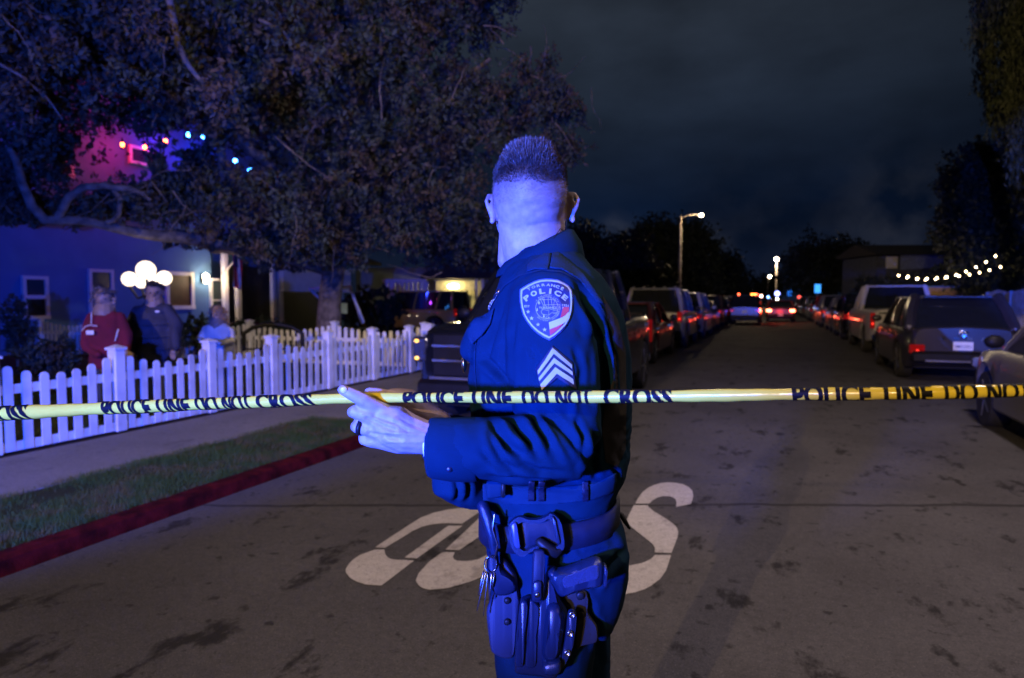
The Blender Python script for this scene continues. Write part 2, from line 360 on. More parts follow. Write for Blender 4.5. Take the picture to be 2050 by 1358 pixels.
# road marking STOP, painted for the oncoming traffic
def q5(pts): return [(660+x/2.697, 940+y/2.697) for x, y in pts]
pieces = [q5([(245, 437), (295, 437), (300, 462), (312, 478), (330, 488), (365, 493), (400, 493), (455, 497), (280, 632), (240, 630), (190, 625), (140, 608), (110, 590), (88, 562), (86, 545), (100, 520), (125, 492), (165, 465)]),
 q5([(245, 425), (320, 375), (400, 322), (490, 265), (560, 238), (640, 220), (700, 213), (760, 210), (845, 208), (715, 297), (640, 294), (590, 296), (545, 302), (500, 313), (450, 335), (370, 385), (298, 428)]),
 q5([(640, 308), (717, 308), (470, 485), (405, 480)]),
 q5([(625, 437), (700, 440), (860, 330), (960, 262), (1010, 238), (1060, 230), (1100, 235), (1120, 250), (1200, 180), (1160, 150), (1080, 138), (1010, 142), (930, 170), (850, 225), (740, 330)]),
 q5([(610, 450), (675, 452), (665, 475), (672, 490), (690, 498), (740, 500), (800, 490), (860, 462), (930, 420), (1130, 262), (1215, 190), (1240, 215), (1225, 270), (1160, 340), (1030, 450), (940, 520), (860, 568), (760, 610), (640, 645), (580, 652), (540, 655), (500, 645), (480, 630), (465, 605), (480, 565), (540, 500)]),
 q5([(1650, 188), (1665, 160), (1690, 125), (1720, 102), (1750, 88), (1790, 76), (1830, 73), (1870, 76), (1910, 84), (1940, 100), (1958, 118), (1963, 145), (1958, 170), (1950, 190), (1870, 206), (1873, 185), (1868, 165), (1855, 155), (1835, 149), (1800, 148), (1770, 155), (1745, 170), (1724, 188)]),
 q5([(1642, 197), (1718, 197), (1722, 206), (1750, 230), (1800, 260), (1850, 292), (1872, 315), (1882, 340), (1880, 365), (1862, 412), (1845, 455), (1755, 453), (1757, 430), (1748, 412), (1735, 400), (1680, 355), (1625, 312), (1608, 292), (1605, 272), (1620, 240)]),
 q5([(1756, 467), (1843, 467), (1830, 510), (1815, 552), (1785, 595), (1740, 630), (1700, 652), (1650, 668), (1600, 678), (1545, 682), (1480, 670), (1460, 650), (1480, 600), (1500, 585), (1560, 580), (1590, 521), (1625, 522), (1665, 515), (1700, 505), (1735, 488)])]
M_paint = ground_mat('road_paint', (.62, .59, .58), (.44, .41, .40), (.2, .18, .18), 1, .55, False, .5)
mk = MB()
def flat(pts3, z=.005):
    bm = bmesh.new(); vs = [bm.verts.new((p.x, p.y, z)) for p in pts3]; bm.faces.new(vs); bmesh.ops.triangulate(bm, faces=bm.faces); bmesh.ops.recalc_face_normals(bm, faces=bm.faces)
    bm.verts.index_update(); v = [p.co.copy() for p in bm.verts]; f = [[a.index for a in q.verts] for q in bm.faces]; bm.free()
    if f and (v[f[0][1]]-v[f[0][0]]).cross(v[f[0][2]]-v[f[0][0]]).z < 0: f = [q[::-1] for q in f]
    return v, f
for p in pieces: mk.add(*flat([G(x, y) for x, y in p]))
# the T, mostly hidden by the officer: a bar near the camera and a stem running away from it
tp = G(1130, 1180); 
for (a, b) in (((1245, 968), (1218, 968)),): pass
st = [G(1228, 968), G(1243, 968), G(1190, 1150), G(1160, 1150)]; 
mk.add(*flat([G(1222, 968), G(1247, 966), G(1160, 1128), G(1122, 1128)]))
mk.add(*flat([G(1030, 1134), G(1215, 1134), G(1185, 1188), G(985, 1188)]))
tag(mk.build('road_marking', M_paint), kind='structure')

# ------------------------------------------------------------------ picket fences
M_fence = mat('white_vinyl', (.70, .70, .70), .45, 0, .3, 3.5, .15, 40, thr=(.4, .75))
def fence(name, label, A, B, posts, top=.97, dip=.14, pick_w=.085, gap=.068, z0=.1, arch=False, railz=(.13, .66)):
    rf = random.Random(int(abs(A[0])*10+abs(A[1])))
    A = Vector(A); B = Vector(B); u = (B-A).normalized(); ln = (B-A).length
    t = thing(name, label, 'fence', (A.x, A.y, z0), math.atan2(u.y, u.x), 'white picket fences')
    H = top-z0
    for k, p in enumerate(posts):
        m = MB(); m.box((p, 0, H/2+.0), (.12, .12, H), bev=.006)
        m.add([(p-.075, -.075, H), (p+.075, -.075, H), (p+.075, .075, H), (p-.075, .075, H), (p-.075, -.075, H+.022), (p+.075, -.075, H+.022), (p+.075, .075, H+.022), (p-.075, .075, H+.022), (p, 0, H+.055)],
              [(3, 2, 1, 0), (0, 1, 5, 4), (1, 2, 6, 5), (2, 3, 7, 6), (3, 0, 4, 7), (4, 5, 8), (5, 6, 8), (6, 7, 8), (7, 4, 8)])
        m.build('post', M_fence, t)
    for a, b in zip(posts[:-1], posts[1:]):
        m = MB(); L0 = b-a-.12; n = max(3, int(L0/(pick_w+gap))); st = L0/n
        for z in railz: m.box(((a+b)/2, .0, z-z0+.02), (L0, .035, .085))
        for i in range(n):
            x = a+.06+st*(i+.5); s = (x-a)/(b-a)*2-1
            x += rf.uniform(-.004, .004); h = H-.03-dip*(1-abs(s)**1.7)+rf.uniform(-.006, .006) if not arch else H-.03-dip*abs(s)**2
            pts = [(x-pick_w/2, .012), (x+pick_w/2, .012)]+[(x+pick_w/2*math.cos(g), h-pick_w/2+pick_w/2*math.sin(g)) for g in np.linspace(0, pi, 7)]
            m.prism(pts, -.0345, -.0185); 
        m.build('panel', M_fence, t)
    return t
fence('picket_fence', 'white picket fence with scalloped tops along the sidewalk, in front of the bystanders', (-6.5, .0, 0), (-6.5, 12.4, 0), [.2, 1.5, 2.75, 4.0, 5.27, 6.55, 7.68, 8.97, 10.25, 11.55, 12.4])
fence('picket_fence', 'white picket fence standing across the yard behind the bystanders', (-18, 12.4, 0), (-6.62, 12.4, 0), [0, 2.3, 4.6, 6.9, 9.2, 11.38], top=1.0, railz=(.13, .62))
fence('picket_fence', 'tall blue lit picket fence behind the right hand parked cars', (6.75, 27, 0), (6.75, 12, 0), [0, 2.4, 4.8, 7.2, 9.6, 12, 14.4], top=1.72, dip=-.12, railz=(.25, 1.3))

# ------------------------------------------------------------------ street lamps
M_pole = mat('lamp_pole_concrete', (.25, .22, .20), .8, 0, .2, 3)
M_lamp = mat('lamp_lens', (.9, .85, .75), .4, emit=(1.0, .80, .52), estr=55)
M_lampc = mat('lamp_head_metal', (.2, .2, .2), .5)
def street_lamp(px_pole, px_head, py_head, d, label, r=.12, col=None):
    hp = CW(px_head, py_head, d); bp = CW(px_pole, 600, d); bp.z = 0
    t = thing('street_lamp', label, 'street lamp', bp, 0, 'street lamps along the road'); H = hp.z-.1
    loc = hp-bp
    MB().tube([(0, 0, 0), (0, 0, H*.5), (0, 0, H)], [.14, .11, .08], 10).build('pole', M_pole, t, True)
    MB().tube([(0, 0, H-.1), (loc.x*.4, loc.y*.4, H+.12), (loc.x, loc.y, H+.16)], [.045, .04, .035], 8).build('arm', M_pole, t, True)
    MB().box((loc.x, loc.y, H+.24), (.3, .3, .1), bev=.02).build('lamp_head', M_lampc, t)
    MB().ell((loc.x, loc.y, H+.1), (r, r, r*.9), 12, 8).build('lens', M_lamp, t, True)
    return hp
for a in ((1360, 1404, 431, 50, 'nearest tall street lamp with concrete pole, left of the road', .13), (1553, 1555, 519, 115, 'second brightest street lamp above the middle of the road', .34),
          (1536, 1541, 554, 170, 'small distant street lamp lit below the second brightest one', .32), (1494, 1498, 572, 230, 'far street lamp lit over the roof lights of the dark patrol car', .38),
          (1521, 1526, 575, 230, 'far street lamp lit between the patrol car and the red lit car', .36), (1488, 1489, 566, 210, 'dimmest far street lamp beside the left hand trees', .18)):
    street_lamp(*a)
lamp('street_lamp_glow', 'POINT', CW(1404, 425, 50)+Vector((0, 0, -.35)), (1, .75, .45), 1500, .1)
lamp('street_lamp_glow', 'POINT', CW(1555, 519, 115)+Vector((0, -1, -.8)), (1, .75, .45), 3000, .2)
# ------------------------------------------------------------------ vehicles
M_glass = mat('car_glass', (.012, .014, .018), .04, 0, .1, spec=.8)
M_tyre = mat('tyre_rubber', (.018, .018, .019), .8, 0, .2, 20)
M_rim = mat('alloy_rim', (.35, .35, .37), .3, .9, .1)
M_trim = mat('black_trim', (.008, .008, .009), .5, 0, .2, spec=.2)
M_chrome = mat('chrome', (.7, .7, .72), .12, 1, .05)
M_tail = mat('tail_lamp_red', (.28, .006, .008), .12, 0, .1, coat=1, emit=(1, .015, .012), estr=.10)  # faint emission imitates returned light; these parked lamps are off
M_reflex = mat('reflector_glow', (.5, .01, .01), .15, 0, .1, emit=(1, .035, .02), estr=2.2)  # glow stands in for police light thrown back by the reflector
M_brake = mat('brake_lamp_lit', (.8, .1, .05), .3, emit=(1, .12, .05), estr=26)
M_plate = mat('number_plate', (.75, .76, .78), .4, 0, .05)
M_head = mat('headlamp_lens', (.35, .36, .38), .08, .3, .1, coat=1)
M_dhead = mat('smoked_headlamp', (.03, .03, .035), .1, 0, .1, coat=1)
M_amber = mat('amber_marker', (.5, .22, .03), .15, emit=(1, .55, .12), estr=2.5)
M_platetxt = mat('plate_characters', (.03, .05, .2), .5)
PAINT = {}
def paint(name, col, metal=.3, rough=.28):
    if name not in PAINT: PAINT[name] = mat('paint_'+name, col, rough, metal, .08, 3, coat=.7)
    return PAINT[name]
KINDS = {   # L, W, H, belt, hood, greenhouse bottom (rear, front), top (rear, front), wheel radius
 'suv': (4.7, 1.88, 1.74, 1.05, 1.0, (-.49, .21), (-.43, .07), .36),
 'hatch': (4.4, 1.82, 1.58, 1.0, .95, (-.47, .24), (-.36, .06), .34),
 'box': (4.5, 1.86, 1.86, 1.12, 1.08, (-.485, .2), (-.47, .1), .39),
 'sedan': (4.75, 1.82, 1.45, .95, .88, (-.40, .24), (-.22, .07), .33),
 'van': (5.1, 1.96, 1.78, 1.08, 1.0, (-.48, .30), (-.45, .12), .35),
 'pickup': (5.6, 2.0, 1.94, 1.22, 1.22, (-.11, .24), (-.08, .12), .40)}
def make_car(kind, pm, label, cat='car', group=None, lit=False, plate_txt=None, rack=False, detail=1, emblem=None, reflex=True):
    Lc, Wc, H, belt, hood, gb, gt, wr = KINDS[kind]
    t = thing({'pickup': 'pickup_truck', 'van': 'parked_van'}.get(kind, 'parked_car'), label, cat, group=group)
    hw = Wc/2; hl = Lc/2; gy0, gy1 = gb[0]*Lc, gb[1]*Lc; ty0, ty1 = gt[0]*Lc, gt[1]*Lc
    wy = (-hl*.61, hl*.64); Ra = wr+.06; zb0 = .24 if kind not in ('pickup', 'box') else .34
    # body shell
    ys = sorted(set(np.round(np.concatenate([np.linspace(-hl, hl, 26), [-hl+.03, -hl+.1, hl-.03, hl-.1, hl-.22], [c+Ra*math.cos(a) for c in wy for a in np.linspace(0, pi, 9)], [gy0, gy1]]), 3)))
    def ztop(y):
        if kind == 'pickup' and y < gy0: return belt+.02
        if y <= gy1: 
            if kind == 'sedan' and y < gy0: return belt+.05-(.10)*((gy0-y)/(gy0+hl))**2
            return belt
        s = (y-gy1)/(hl-gy1); return belt+(hood-belt)*s-.07*s**4-(.10*s**8)
    mb = MB(); rs = []
    for y in ys:
        e_ = abs(y)/hl; wd = hw*(1-.13*e_**10-(.05*e_**4)); zt = ztop(y)
        zb = zb0+(.10*max(0, (e_-.86)/.14))
        for c in wy:
            if abs(y-c) < Ra: zb = max(zb, wr+math.sqrt(max(Ra*Ra-(y-c)**2, 0)))
        zt -= .10*max(0, (e_-.97)/.03) if y > 0 else .03*max(0, (e_-.985)/.015)
        zm = min(zt-.08, max(zb+.05, zt*.62))
        half = [(0, zb), (wd-.28, zb), (wd-.03, zb), (wd, zb+.035), (wd+.012, zm), (wd-.005, zt-.13), (wd-.05, zt-.03), (wd-.16, zt), (0, zt+.025)]
        rs.append([Vector((x, y, z)) for x, z in half]+[Vector((-x, y, z)) for x, z in half[-2:0:-1]])
    mb.rings(rs)
    body = mb.build('body', pm, t, auto=32)
    MB().box((0, 0, .42), (Wc-.42, Lc-.5, .36)).build('underbody', M_trim, t)
    # cabin
    def ring(y0, y1, wdt, z, k=.10, zf=0):
        pts = []
        for sx_, sy in ((-1, -1), (1, -1), (1, 1), (-1, 1)):
            for a in range(4):
                ang = {(-1, -1): pi, (1, -1): 1.5*pi, (1, 1): 0, (-1, 1): .5*pi}[(sx_, sy)]+a*pi/6
                cx = (wdt-k)*sx_; cy = (y1-k if sy > 0 else y0+k)
                pts.append(Vector((cx+k*math.cos(ang), cy+k*math.sin(ang), z)))
        return pts
    wb, wt = hw-.085, hw-.24
    g = MB(); g.rings([ring(gy0+.02, gy1, wb, belt-.01), ring(ty0*.93+gy0*.07+.02, ty1*.93+gy1*.07, wt*.9+wb*.1, H-.12), ring(ty0+.03, ty1, wt, H-.05)])
    g.build('window', M_glass, t, auto=50)
    r = MB(); r.rings([ring(ty0-.02, ty1+.03, wt+.015, H-.06, .12), ring(ty0-.01, ty1+.02, wt+.01, H-.025, .14), ring(ty0+.15, ty1-.12, wt-.14, H, .16)]); r.build('roof', pm, t, auto=50)
    def pil(y0, y1, s, rr): 
        MB().tube([(s*(wb-.005), y0, belt-.02), (s*(wt*.5+wb*.5+.012), (y0+y1)/2, (belt+H)/2-.01), (s*(wt+.0), y1, H-.05)], rr, 6).build('pillar', pm, t, auto=50)
    for s in (-1, 1):
        pil(gy0+.06, ty0+.05, s, .065 if kind != 'hatch' else .10); pil(gy1-.05, ty1-.03, s, .036)
        mid = (gy0+gy1)*.5; midt = (ty0+ty1)*.5
        if kind in ('pickup',): pil(mid+.03, midt, s, .045)
        else:
            pil(mid+.25, midt+.35, s, .035); pil(gy0+(gy1-gy0)*.26, ty0+(ty1-ty0)*.22, s, .05)
    # wheels
    for k, (sx_, wyy) in enumerate(((-1, wy[0]), (1, wy[0]), (-1, wy[1]), (1, wy[1]))):
        x = sx_*(hw-.12)
        wh = MB().lathe([(wr-.11, -.11), (wr-.02, -.115), (wr, -.07), (wr, .07), (wr-.02, .115), (wr-.11, .11)], (x, wyy, wr), 'x', 22).build('wheel', M_tyre, t, auto=40)
        rm = MB(); rm.lathe([(.02, .03), (wr-.16, .03), (wr-.10, .09), (wr-.105, .02), (.02, -.02)], (x+sx_*.02 if sx_ > 0 else x-.02, wyy, wr), 'x', 20)
        for a in range(5):
            an = a*2*pi/5; rm.tube([(x+sx_*.095, wyy+.04*math.cos(an), wr+.04*math.sin(an)), (x+sx_*.10, wyy+(wr-.12)*math.cos(an), wr+(wr-.12)*math.sin(an))], [.03, .024], 5)
        rm.build('rim', M_rim, wh, auto=40)
    yr = -hl-.004
    # rear
    for s in (-1, 1):
        if kind == 'pickup': c, d = (s*(hw-.12), yr+.03, .93), (.12, .10, .42)
        elif kind == 'box': c, d = (s*(hw-.15), yr+.02, .98), (.15, .08, .3)
        elif kind == 'hatch': c, d = (s*(hw-.2), yr+.05, .60), (.24, .16, .17)
        else: c, d = (s*(hw-.2), yr+.06, .86 if kind != 'sedan' else .78), (.3, .18, .16)
        tl = MB().box(c, d, bev=.02).build('tail_lamp', M_brake if lit else M_tail, t, auto=40)
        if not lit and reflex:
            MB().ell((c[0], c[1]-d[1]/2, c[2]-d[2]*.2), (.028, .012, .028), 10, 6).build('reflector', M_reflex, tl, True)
    if kind not in ('pickup', 'box'): MB().box((0, yr+.04, belt-.14), (Wc*.66, .05, .035), bev=.008).build('light_bar', M_tail, t)
    MB().box((0, yr-.03, .46), (Wc*.9, .14, .22), bev=.05).build('rear_bumper', M_trim if kind not in ('pickup',) else M_chrome, t, auto=40)
    if kind == 'hatch':
        MB().box((0, yr-.11, .40), (Wc*.66, .03, .045), bev=.01).build('bumper_strip', M_rim, t)
        MB().box((0, yr+.03, .66), (Wc*.62, .05, .20), bev=.02).build('plate_recess', paint('grey_lower', (.12, .11, .12)), t, auto=40)
    zp = .67 if kind == 'hatch' else (.5 if kind in ('pickup', 'sedan') else .78)
    py_ = yr-.012 if kind == 'hatch' else (yr-.115 if kind in ('pickup', 'sedan') else yr-.018)
    pl = MB().box((0, py_, zp), (.31, .012, .155), bev=.004).build('number_plate', M_plate, t, auto=40)
    if plate_txt:
        v, f = text_mesh(plate_txt, .11, .001); cx = v[:, 0].mean(); cz = (v[:, 1].max()+v[:, 1].min())/2; sc = .26/np.ptp(v[:, 0])
        mesh_obj('plate_characters', [((x-cx)*sc, py_-.0075, zp-.008+(z-cz)*sc) for x, z in v], f, M_platetxt, pl, False)
    if kind == 'pickup':
        b = MB(); b.box((0, yr+.01, .88), (Wc*.74, .04, .52), bev=.015); b.build('tailgate', pm, t, auto=40)
        MB().box((0, yr-.012, 1.13), (Wc*.74, .02, .05)).build('tailgate_trim', M_chrome, t)
        MB().box((0, -hl*.58, belt+.028), (Wc-.42, Lc*.33, .03)).build('bed_cover', M_trim, t)
    if kind == 'box':
        MB().lathe([(.02, -.05), (.30, -.05), (.355, -.02), (.36, .1), (.33, .13), (.02, .13)], (-.25, -hl-.12, .92), 'y', 22).build('spare_wheel', M_tyre, t, auto=40)
        MB().lathe([(.14, -.09), (.2, -.07), (.2, -.05), (.02, -.05)], (-.25, -hl-.12, .92), 'y', 20).build('spare_rim', M_rim, t, auto=40)
        for k in range(5):
            MB().ell((-.62+.31*k, ty0+.0, H+.02), (.045, .03, .03), 8, 6).build('roof_marker', M_rim, t, True)
    # front
    yf = hl
    MB().box((0, yf-.015, .45), (Wc*.88, .16, .26), bev=.05).build('front_bumper', M_trim, t, auto=40)
    if kind == 'pickup':
        MB().box((0, yf-.01, .86), (Wc*.68, .05, .5), bev=.02).build('grille', M_trim, t)
        for z in (.80, .97): MB().box((0, yf+.025, z), (Wc*.68, .03, .045), bev=.01).build('grille_bar', M_chrome, t, auto=40)
        for s in (-1, 1):
            hlp = MB().box((s*(hw-.15), yf-.05, .92), (.20, .12, .3), bev=.03).build('headlight', M_dhead, t, auto=40)
            for z, m_ in ((1.02, M_amber), (.82, M_amber)): MB().ell((s*(hw-.12), yf+.02, z), (.03, .012, .022), 8, 6).build('marker_lamp', m_, hlp, True)
        for z in (.36, .6): MB().box((0, yf+.045, z), (Wc*.7, .02, .03)).build('bumper_line', M_rim, t)
    else:
        MB().box((0, yf-.01, .62), (Wc*.5, .04, .16), bev=.02).build('grille', M_trim, t)
        for s in (-1, 1): MB().box((s*(hw-.22), yf-.1, .70), (.34, .16, .13), bev=.03).build('headlight', M_head, t, auto=40)
    for s in (-1, 1):
        MB().ell((s*(hw+.09), gy1-.32, belt+.09), (.10, .055, .075), 12, 8).build('mirror', M_trim if kind in ('sedan', 'pickup', 'box') else pm, t, True)
        for yy in ((gy0+gy1)/2+.2, (gy0+gy1)/2-.75 if kind != 'pickup' else (gy0+gy1)/2-.2): MB().box((s*(hw+.012), yy, belt-.17), (.03, .16, .028), bev=.006).build('door_handle', pm, t)
    if rack:
        for s in (-1, 1): MB().tube([(s*(wt-.03), ty0+.2, H-.01), (s*(wt-.03), ty0+.25, H+.05), (s*(wt-.03), ty1-.3, H+.05), (s*(wt-.03), ty1-.2, H-.01)], .016, 6).build('roof_rail', M_rim, t, True)
    if emblem:
        MB().lathe([(.055, -.006), (.075, -.008), (.08, 0), (.055, .004)], (0, yr-.004, .89), 'y', 24).build('emblem', M_chrome, t, True)
        eb = t.children[-1]; eb.scale = (1.35, 1, 1) if False else (1, 1, 1)
        MB().tube([(-.045, yr-.012, .865), (-.03, yr-.012, .925)], .008, 6).tube([(.03, yr-.012, .855), (.045, yr-.012, .915)], .008, 6).tube([(-.035, yr-.012, .885), (.035, yr-.012, .895)], .008, 6).build('emblem_bars', M_chrome, t, True)
        for i, ch in enumerate(emblem):
            v, f = text_mesh(ch, .075, .003); cx = v[:, 0].mean()
            mesh_obj('letter', [((x-cx)*1.25-.30+.2*i, yr-.006, .775+z) for x, z in v], f, M_chrome, t, False)
        MB().box((0, ty0-.02, H-.03), (Wc*.6, .22, .035), bev=.012).build('spoiler', pm, t, auto=40)
    return t
def put(t, x, y, rz=0): t.location = (x, y, 0); t.rotation_euler = (0, 0, rz); return t
gL, gR = 'vehicles parked along the left kerb', 'vehicles parked along the right kerb'
P = paint
put(make_car('pickup', P('black', (.008, .009, .012), .2, .2), 'black pickup truck facing the camera beside the picket fence', 'pickup truck'), -2.98, 7.05+2.8, pi)
# right-hand row
put(make_car('hatch', P('charcoal', (.055, .05, .058), .5), 'dark grey hatchback with oval badge and glowing blue number plate', 'car', gR, plate_txt='9MZZ021', emblem='KONA'), 3.2, 16.4)
put(make_car('pickup', P('white_pickup', (.50, .50, .52), 0), 'white pickup truck with its tailgate towards the camera, ahead of the dark grey hatchback', 'pickup truck', gR), 3.45, 23.6)
put(make_car('sedan', P('pale_silver', (.20, .19, .195), .2), 'pale sedan cropped by the right edge of the photo', 'car', gR, reflex=False), 3.28, 8.0)
# left-hand row
put(make_car('sedan', P('maroon', (.10, .02, .025), .3), 'dark red sedan half hidden by the officer, nearest in the left row', 'car', gL), -3.42, 17.6)
put(make_car('box', P('grey_silver', (.30, .31, .34), .3), 'boxy silver off-roader with spare wheel and roof marker lamps', 'car', gL, plate_txt='8LXC201'), -3.36, 23.2)
put(make_car('van', P('white_van', (.30, .30, .31), 0), 'white van parked directly ahead of the boxy silver off-roader', 'van', gL), -3.38, 29.2)
cols = [('black', 'black'), ('blue_grey', 'blue grey'), ('silver', 'silver'), ('graphite', 'graphite'), ('white', 'white'), ('brown', 'dark brown'), ('red', 'deep red')]
CV = dict(black=(.01, .01, .012), blue_grey=(.06, .08, .12), silver=(.13, .13, .14), graphite=(.05, .05, .055), white=(.20, .20, .21), brown=(.07, .04, .03), red=(.2, .02, .02))
nth = ['fourth', 'fifth', 'sixth', 'seventh', 'eighth', 'ninth', 'tenth', 'eleventh', 'twelfth', 'thirteenth']
nthr = ['third', 'fourth', 'fifth', 'sixth', 'seventh', 'eighth', 'ninth', 'tenth', 'eleventh', 'twelfth']
for k in range(9):
    kd = ['sedan', 'suv', 'hatch', 'suv', 'sedan', 'suv', 'suv', 'hatch', 'sedan'][k]; c, cn = cols[(k*3+2) % 7]
    put(make_car(kd, P(c, CV[c]), f'small distant {cn} vehicle, {nth[k]} along the left kerb', 'car', gL), -3.4+.05*math.sin(k*7), 35.2+5.9*k+.3*math.sin(k*5))
for k in range(10):
    kd = ['suv', 'hatch', 'suv', 'suv', 'sedan', 'suv', 'hatch', 'sedan', 'suv', 'van'][k]; c, cn = cols[(k*2+0) % 7]
    put(make_car(kd, P(c, CV[c]), f'dark {cn} vehicle seen from behind, {nthr[k]} along the right kerb', 'car', gR), 3.38+.06*math.sin(k*9), 30.2+5.8*k+.3*math.sin(k*4))
# in the roadway
pc = put(make_car('suv', P('black', (.008, .009, .012), .2, .2), 'dark patrol car driving away with red and amber roof lights', 'car', lit=False, plate_txt='1508623'), -1.5, 45.5)
MB().box((0, -.7, 1.79), (1.2, .3, .06), bev=.02).build('light_bar_housing', M_trim, pc)
for x, m_ in ((-.42, 'red'), (.34, 'amber'), (.5, 'amber'), (.62, 'red')):
    MB().box((x, -.84, 1.82), (.10, .03, .09), bev=.01).build('roof_light', mat('roof_light_'+m_, (.8, .2, .05), .3, emit=(1, .10 if m_ == 'red' else .25, .03), estr=14), pc)
MB().ell((.85, -2.35, .86), (.07, .03, .12), 8, 6).build('brake_lamp', M_brake, pc)
put(make_car('sedan', P('red', CV['red']), 'red lit sedan stopped in the road with both brake lamps on', 'car', lit=True, plate_txt='7RST402'), .55, 50.2)
lamp('brake_glow', 'POINT', (.5, 46.8, .7), (1, .05, .02), 18, .2)
jp = put(make_car('box', P('olive_yellow', (.36, .26, .04), 0, .5), 'olive yellow off-roader parked side-on in the driveway behind the fence', 'car'), -14.1, 25.6, pi/2)
# ------------------------------------------------------------------ blue signs with an added glow, and beacons, down the street
def sign(px, py, d, wpx, hpx, col, label, name='road_sign'):
    p = CW(px, py, d); t = thing(name, label, 'sign', (p.x, p.y, 0)); h = p.z; k = d/F
    MB().tube([(0, 0.05, 0), (0, 0.05, h+hpx*k*.5)], .035, 6).build('post', M_lampc, t, True)
    MB().box((0, 0, h), (wpx*k, .04, hpx*k), rz=YAW, bev=.01).build('panel', mat('sign_'+label[:9], col, .4, 0, .05), t)
    return t
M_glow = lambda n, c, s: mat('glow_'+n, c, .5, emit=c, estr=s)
for (px, py, d, w_, h_, c, s, lab) in ((1637, 578, 60, 12, 17, (.05, .35, 1), 1.6, 'bright cyan blue street sign over the right hand parked cars'), (1581, 587, 90, 8, 11, (.02, .2, 1), 1.2, 'small blue sign left of the cyan blue street sign')):
    p = CW(px, py, d); t = thing('street_sign', lab, 'sign', (p.x, p.y, 0)); k = d/F
    MB().tube([(0, .06, 0), (0, .06, p.z+h_*k*.4)], .04, 6).build('post', M_lampc, t, True)
    MB().box((0, 0, p.z), (w_*k, .05, h_*k), rz=YAW, bev=.02).build('panel', M_glow(lab[:6], c, s), t)  # panel emission stands in for blue light falling on the sign
for i, (px, py, d, c, s, r, lab) in enumerate(((1538, 595, 75, (.15, .3, 1), 14, .12, 'blue white emergency beacon between the two cars in the road'), (1556, 588, 80, (.25, .3, 1), 8, .28, 'large violet blue emergency beacon above the red lit sedan'),
        (1556, 599, 79, (1, .95, .7), 16, .12, 'white lamp just below the violet blue beacon'), (1524, 593, 76, (1, .55, .4), 16, .14, 'pinkish white beacon just right of the patrol car'), (1600, 595, 70, (1, .1, .08), 3, .16, 'dull red beacon above the right hand row of cars'))):
    p = CW(px, py, d); t = thing('emergency_beacon', lab, 'beacon', (p.x, p.y, 0), group='emergency lights far down the road')
    MB().tube([(0, 0, 0), (0, 0, p.z-r)], [.05, .03], 6).build('pole', M_lampc, t, True)
    MB().ell((0, 0, p.z), (r, r, r), 10, 8).build('lens', M_glow('b%d' % i, c, s), t, True)
# ------------------------------------------------------------------ houses
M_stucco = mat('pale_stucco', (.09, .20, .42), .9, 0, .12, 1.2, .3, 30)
M_white = mat('white_trim', (.72, .72, .72), .5, 0, .06, 4)
M_roof = mat('roof_shingle', (.05, .045, .045), .9, 0, .4, 14, .5, 30)
M_pane = mat('window_pane', (.05, .07, .08), .08, 0, .1, 2)
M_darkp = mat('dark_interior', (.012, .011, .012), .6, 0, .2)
M_doorb = mat('brown_door', (.06, .025, .012), .5, 0, .3, 5)
def yx(px, xp=-18.0):                # where the ray through px crosses the wall plane x = xp (at horizon level)
    r = (px-1025)/F; c, s = math.cos(YAW), math.sin(YAW); return (-xp*c-r*xp*s)/(s-r*c) if True else 0
def dx(y, xp=-18.0): return -xp*math.sin(YAW)+y*math.cos(YAW)
def zx(py, y, xp=-18.0): return HC+(600-py)*dx(y, xp)/F
def window(parent, px0, py0, px1, py1, xp=-18.0, name='window', pane=None, sash=True, fr=.09, frm=None):
    a, b = yx(px0, xp), yx(px1, xp); m_ = (a+b)/2; z0, z1 = zx(py1, m_, xp), zx(py0, m_, xp); x = xp+.03; f = frm or M_white
    w_ = MB()
    w_.box((x, m_, z1+fr/2), (.10, b-a+2*fr, fr)); w_.box((x, m_, z0-fr/2), (.14, b-a+2*fr, fr)); w_.box((x, a-fr/2, (z0+z1)/2), (.10, fr, z1-z0)); w_.box((x, b+fr/2, (z0+z1)/2), (.10, fr, z1-z0))
    if sash: w_.box((x-.005, m_, (z0+z1)/2), (.06, b-a, .05))
    o = w_.build(name, f, parent); MB().box((xp+.012, m_, (z0+z1)/2), (.03, b-a, z1-z0)).build('pane', pane or M_pane, o)
    return o
h1 = thing('stucco_house', 'two storey pale house lit blue, behind the lamp post and the bystanders', 'house', (0, 0, .1))
def zb(o): 
    for p in o.children_recursive if hasattr(o, 'children_recursive') else []: pass
h1.location = (0, 0, 0)
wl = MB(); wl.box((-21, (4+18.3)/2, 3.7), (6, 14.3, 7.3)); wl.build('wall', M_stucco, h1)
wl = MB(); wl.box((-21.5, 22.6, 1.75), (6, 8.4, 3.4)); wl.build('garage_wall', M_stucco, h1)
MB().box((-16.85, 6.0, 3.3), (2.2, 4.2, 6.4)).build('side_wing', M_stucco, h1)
MB().prism([(-24.4, 7.35), (-17.3, 7.35), (-20.8, 9.0)], 3.6, 18.8, 'y').build('roof', M_roof, h1)
rf = MB(); rf.prism([(-24.8, 3.46), (-16.6, 3.02), (-16.6, 3.16), (-20.8, 4.6)], 18.4, 27.0, 'y'); rf.build('porch_roof', M_roof, h1)
window(h1, 52, 560, 90, 592, pane=M_pane, sash=False); window(h1, 52, 598, 90, 632, sash=False, pane=M_darkp)
window(h1, 184, 546, 222, 640)
window(h1, 338, 552, 382, 612, pane=M_doorb, sash=False, fr=.12, frm=M_white)
window(h1, 424, 563, 448, 640)
window(h1, 272, 306, 312, 330, sash=False)
window(h1, 110, 300, 150, 350)
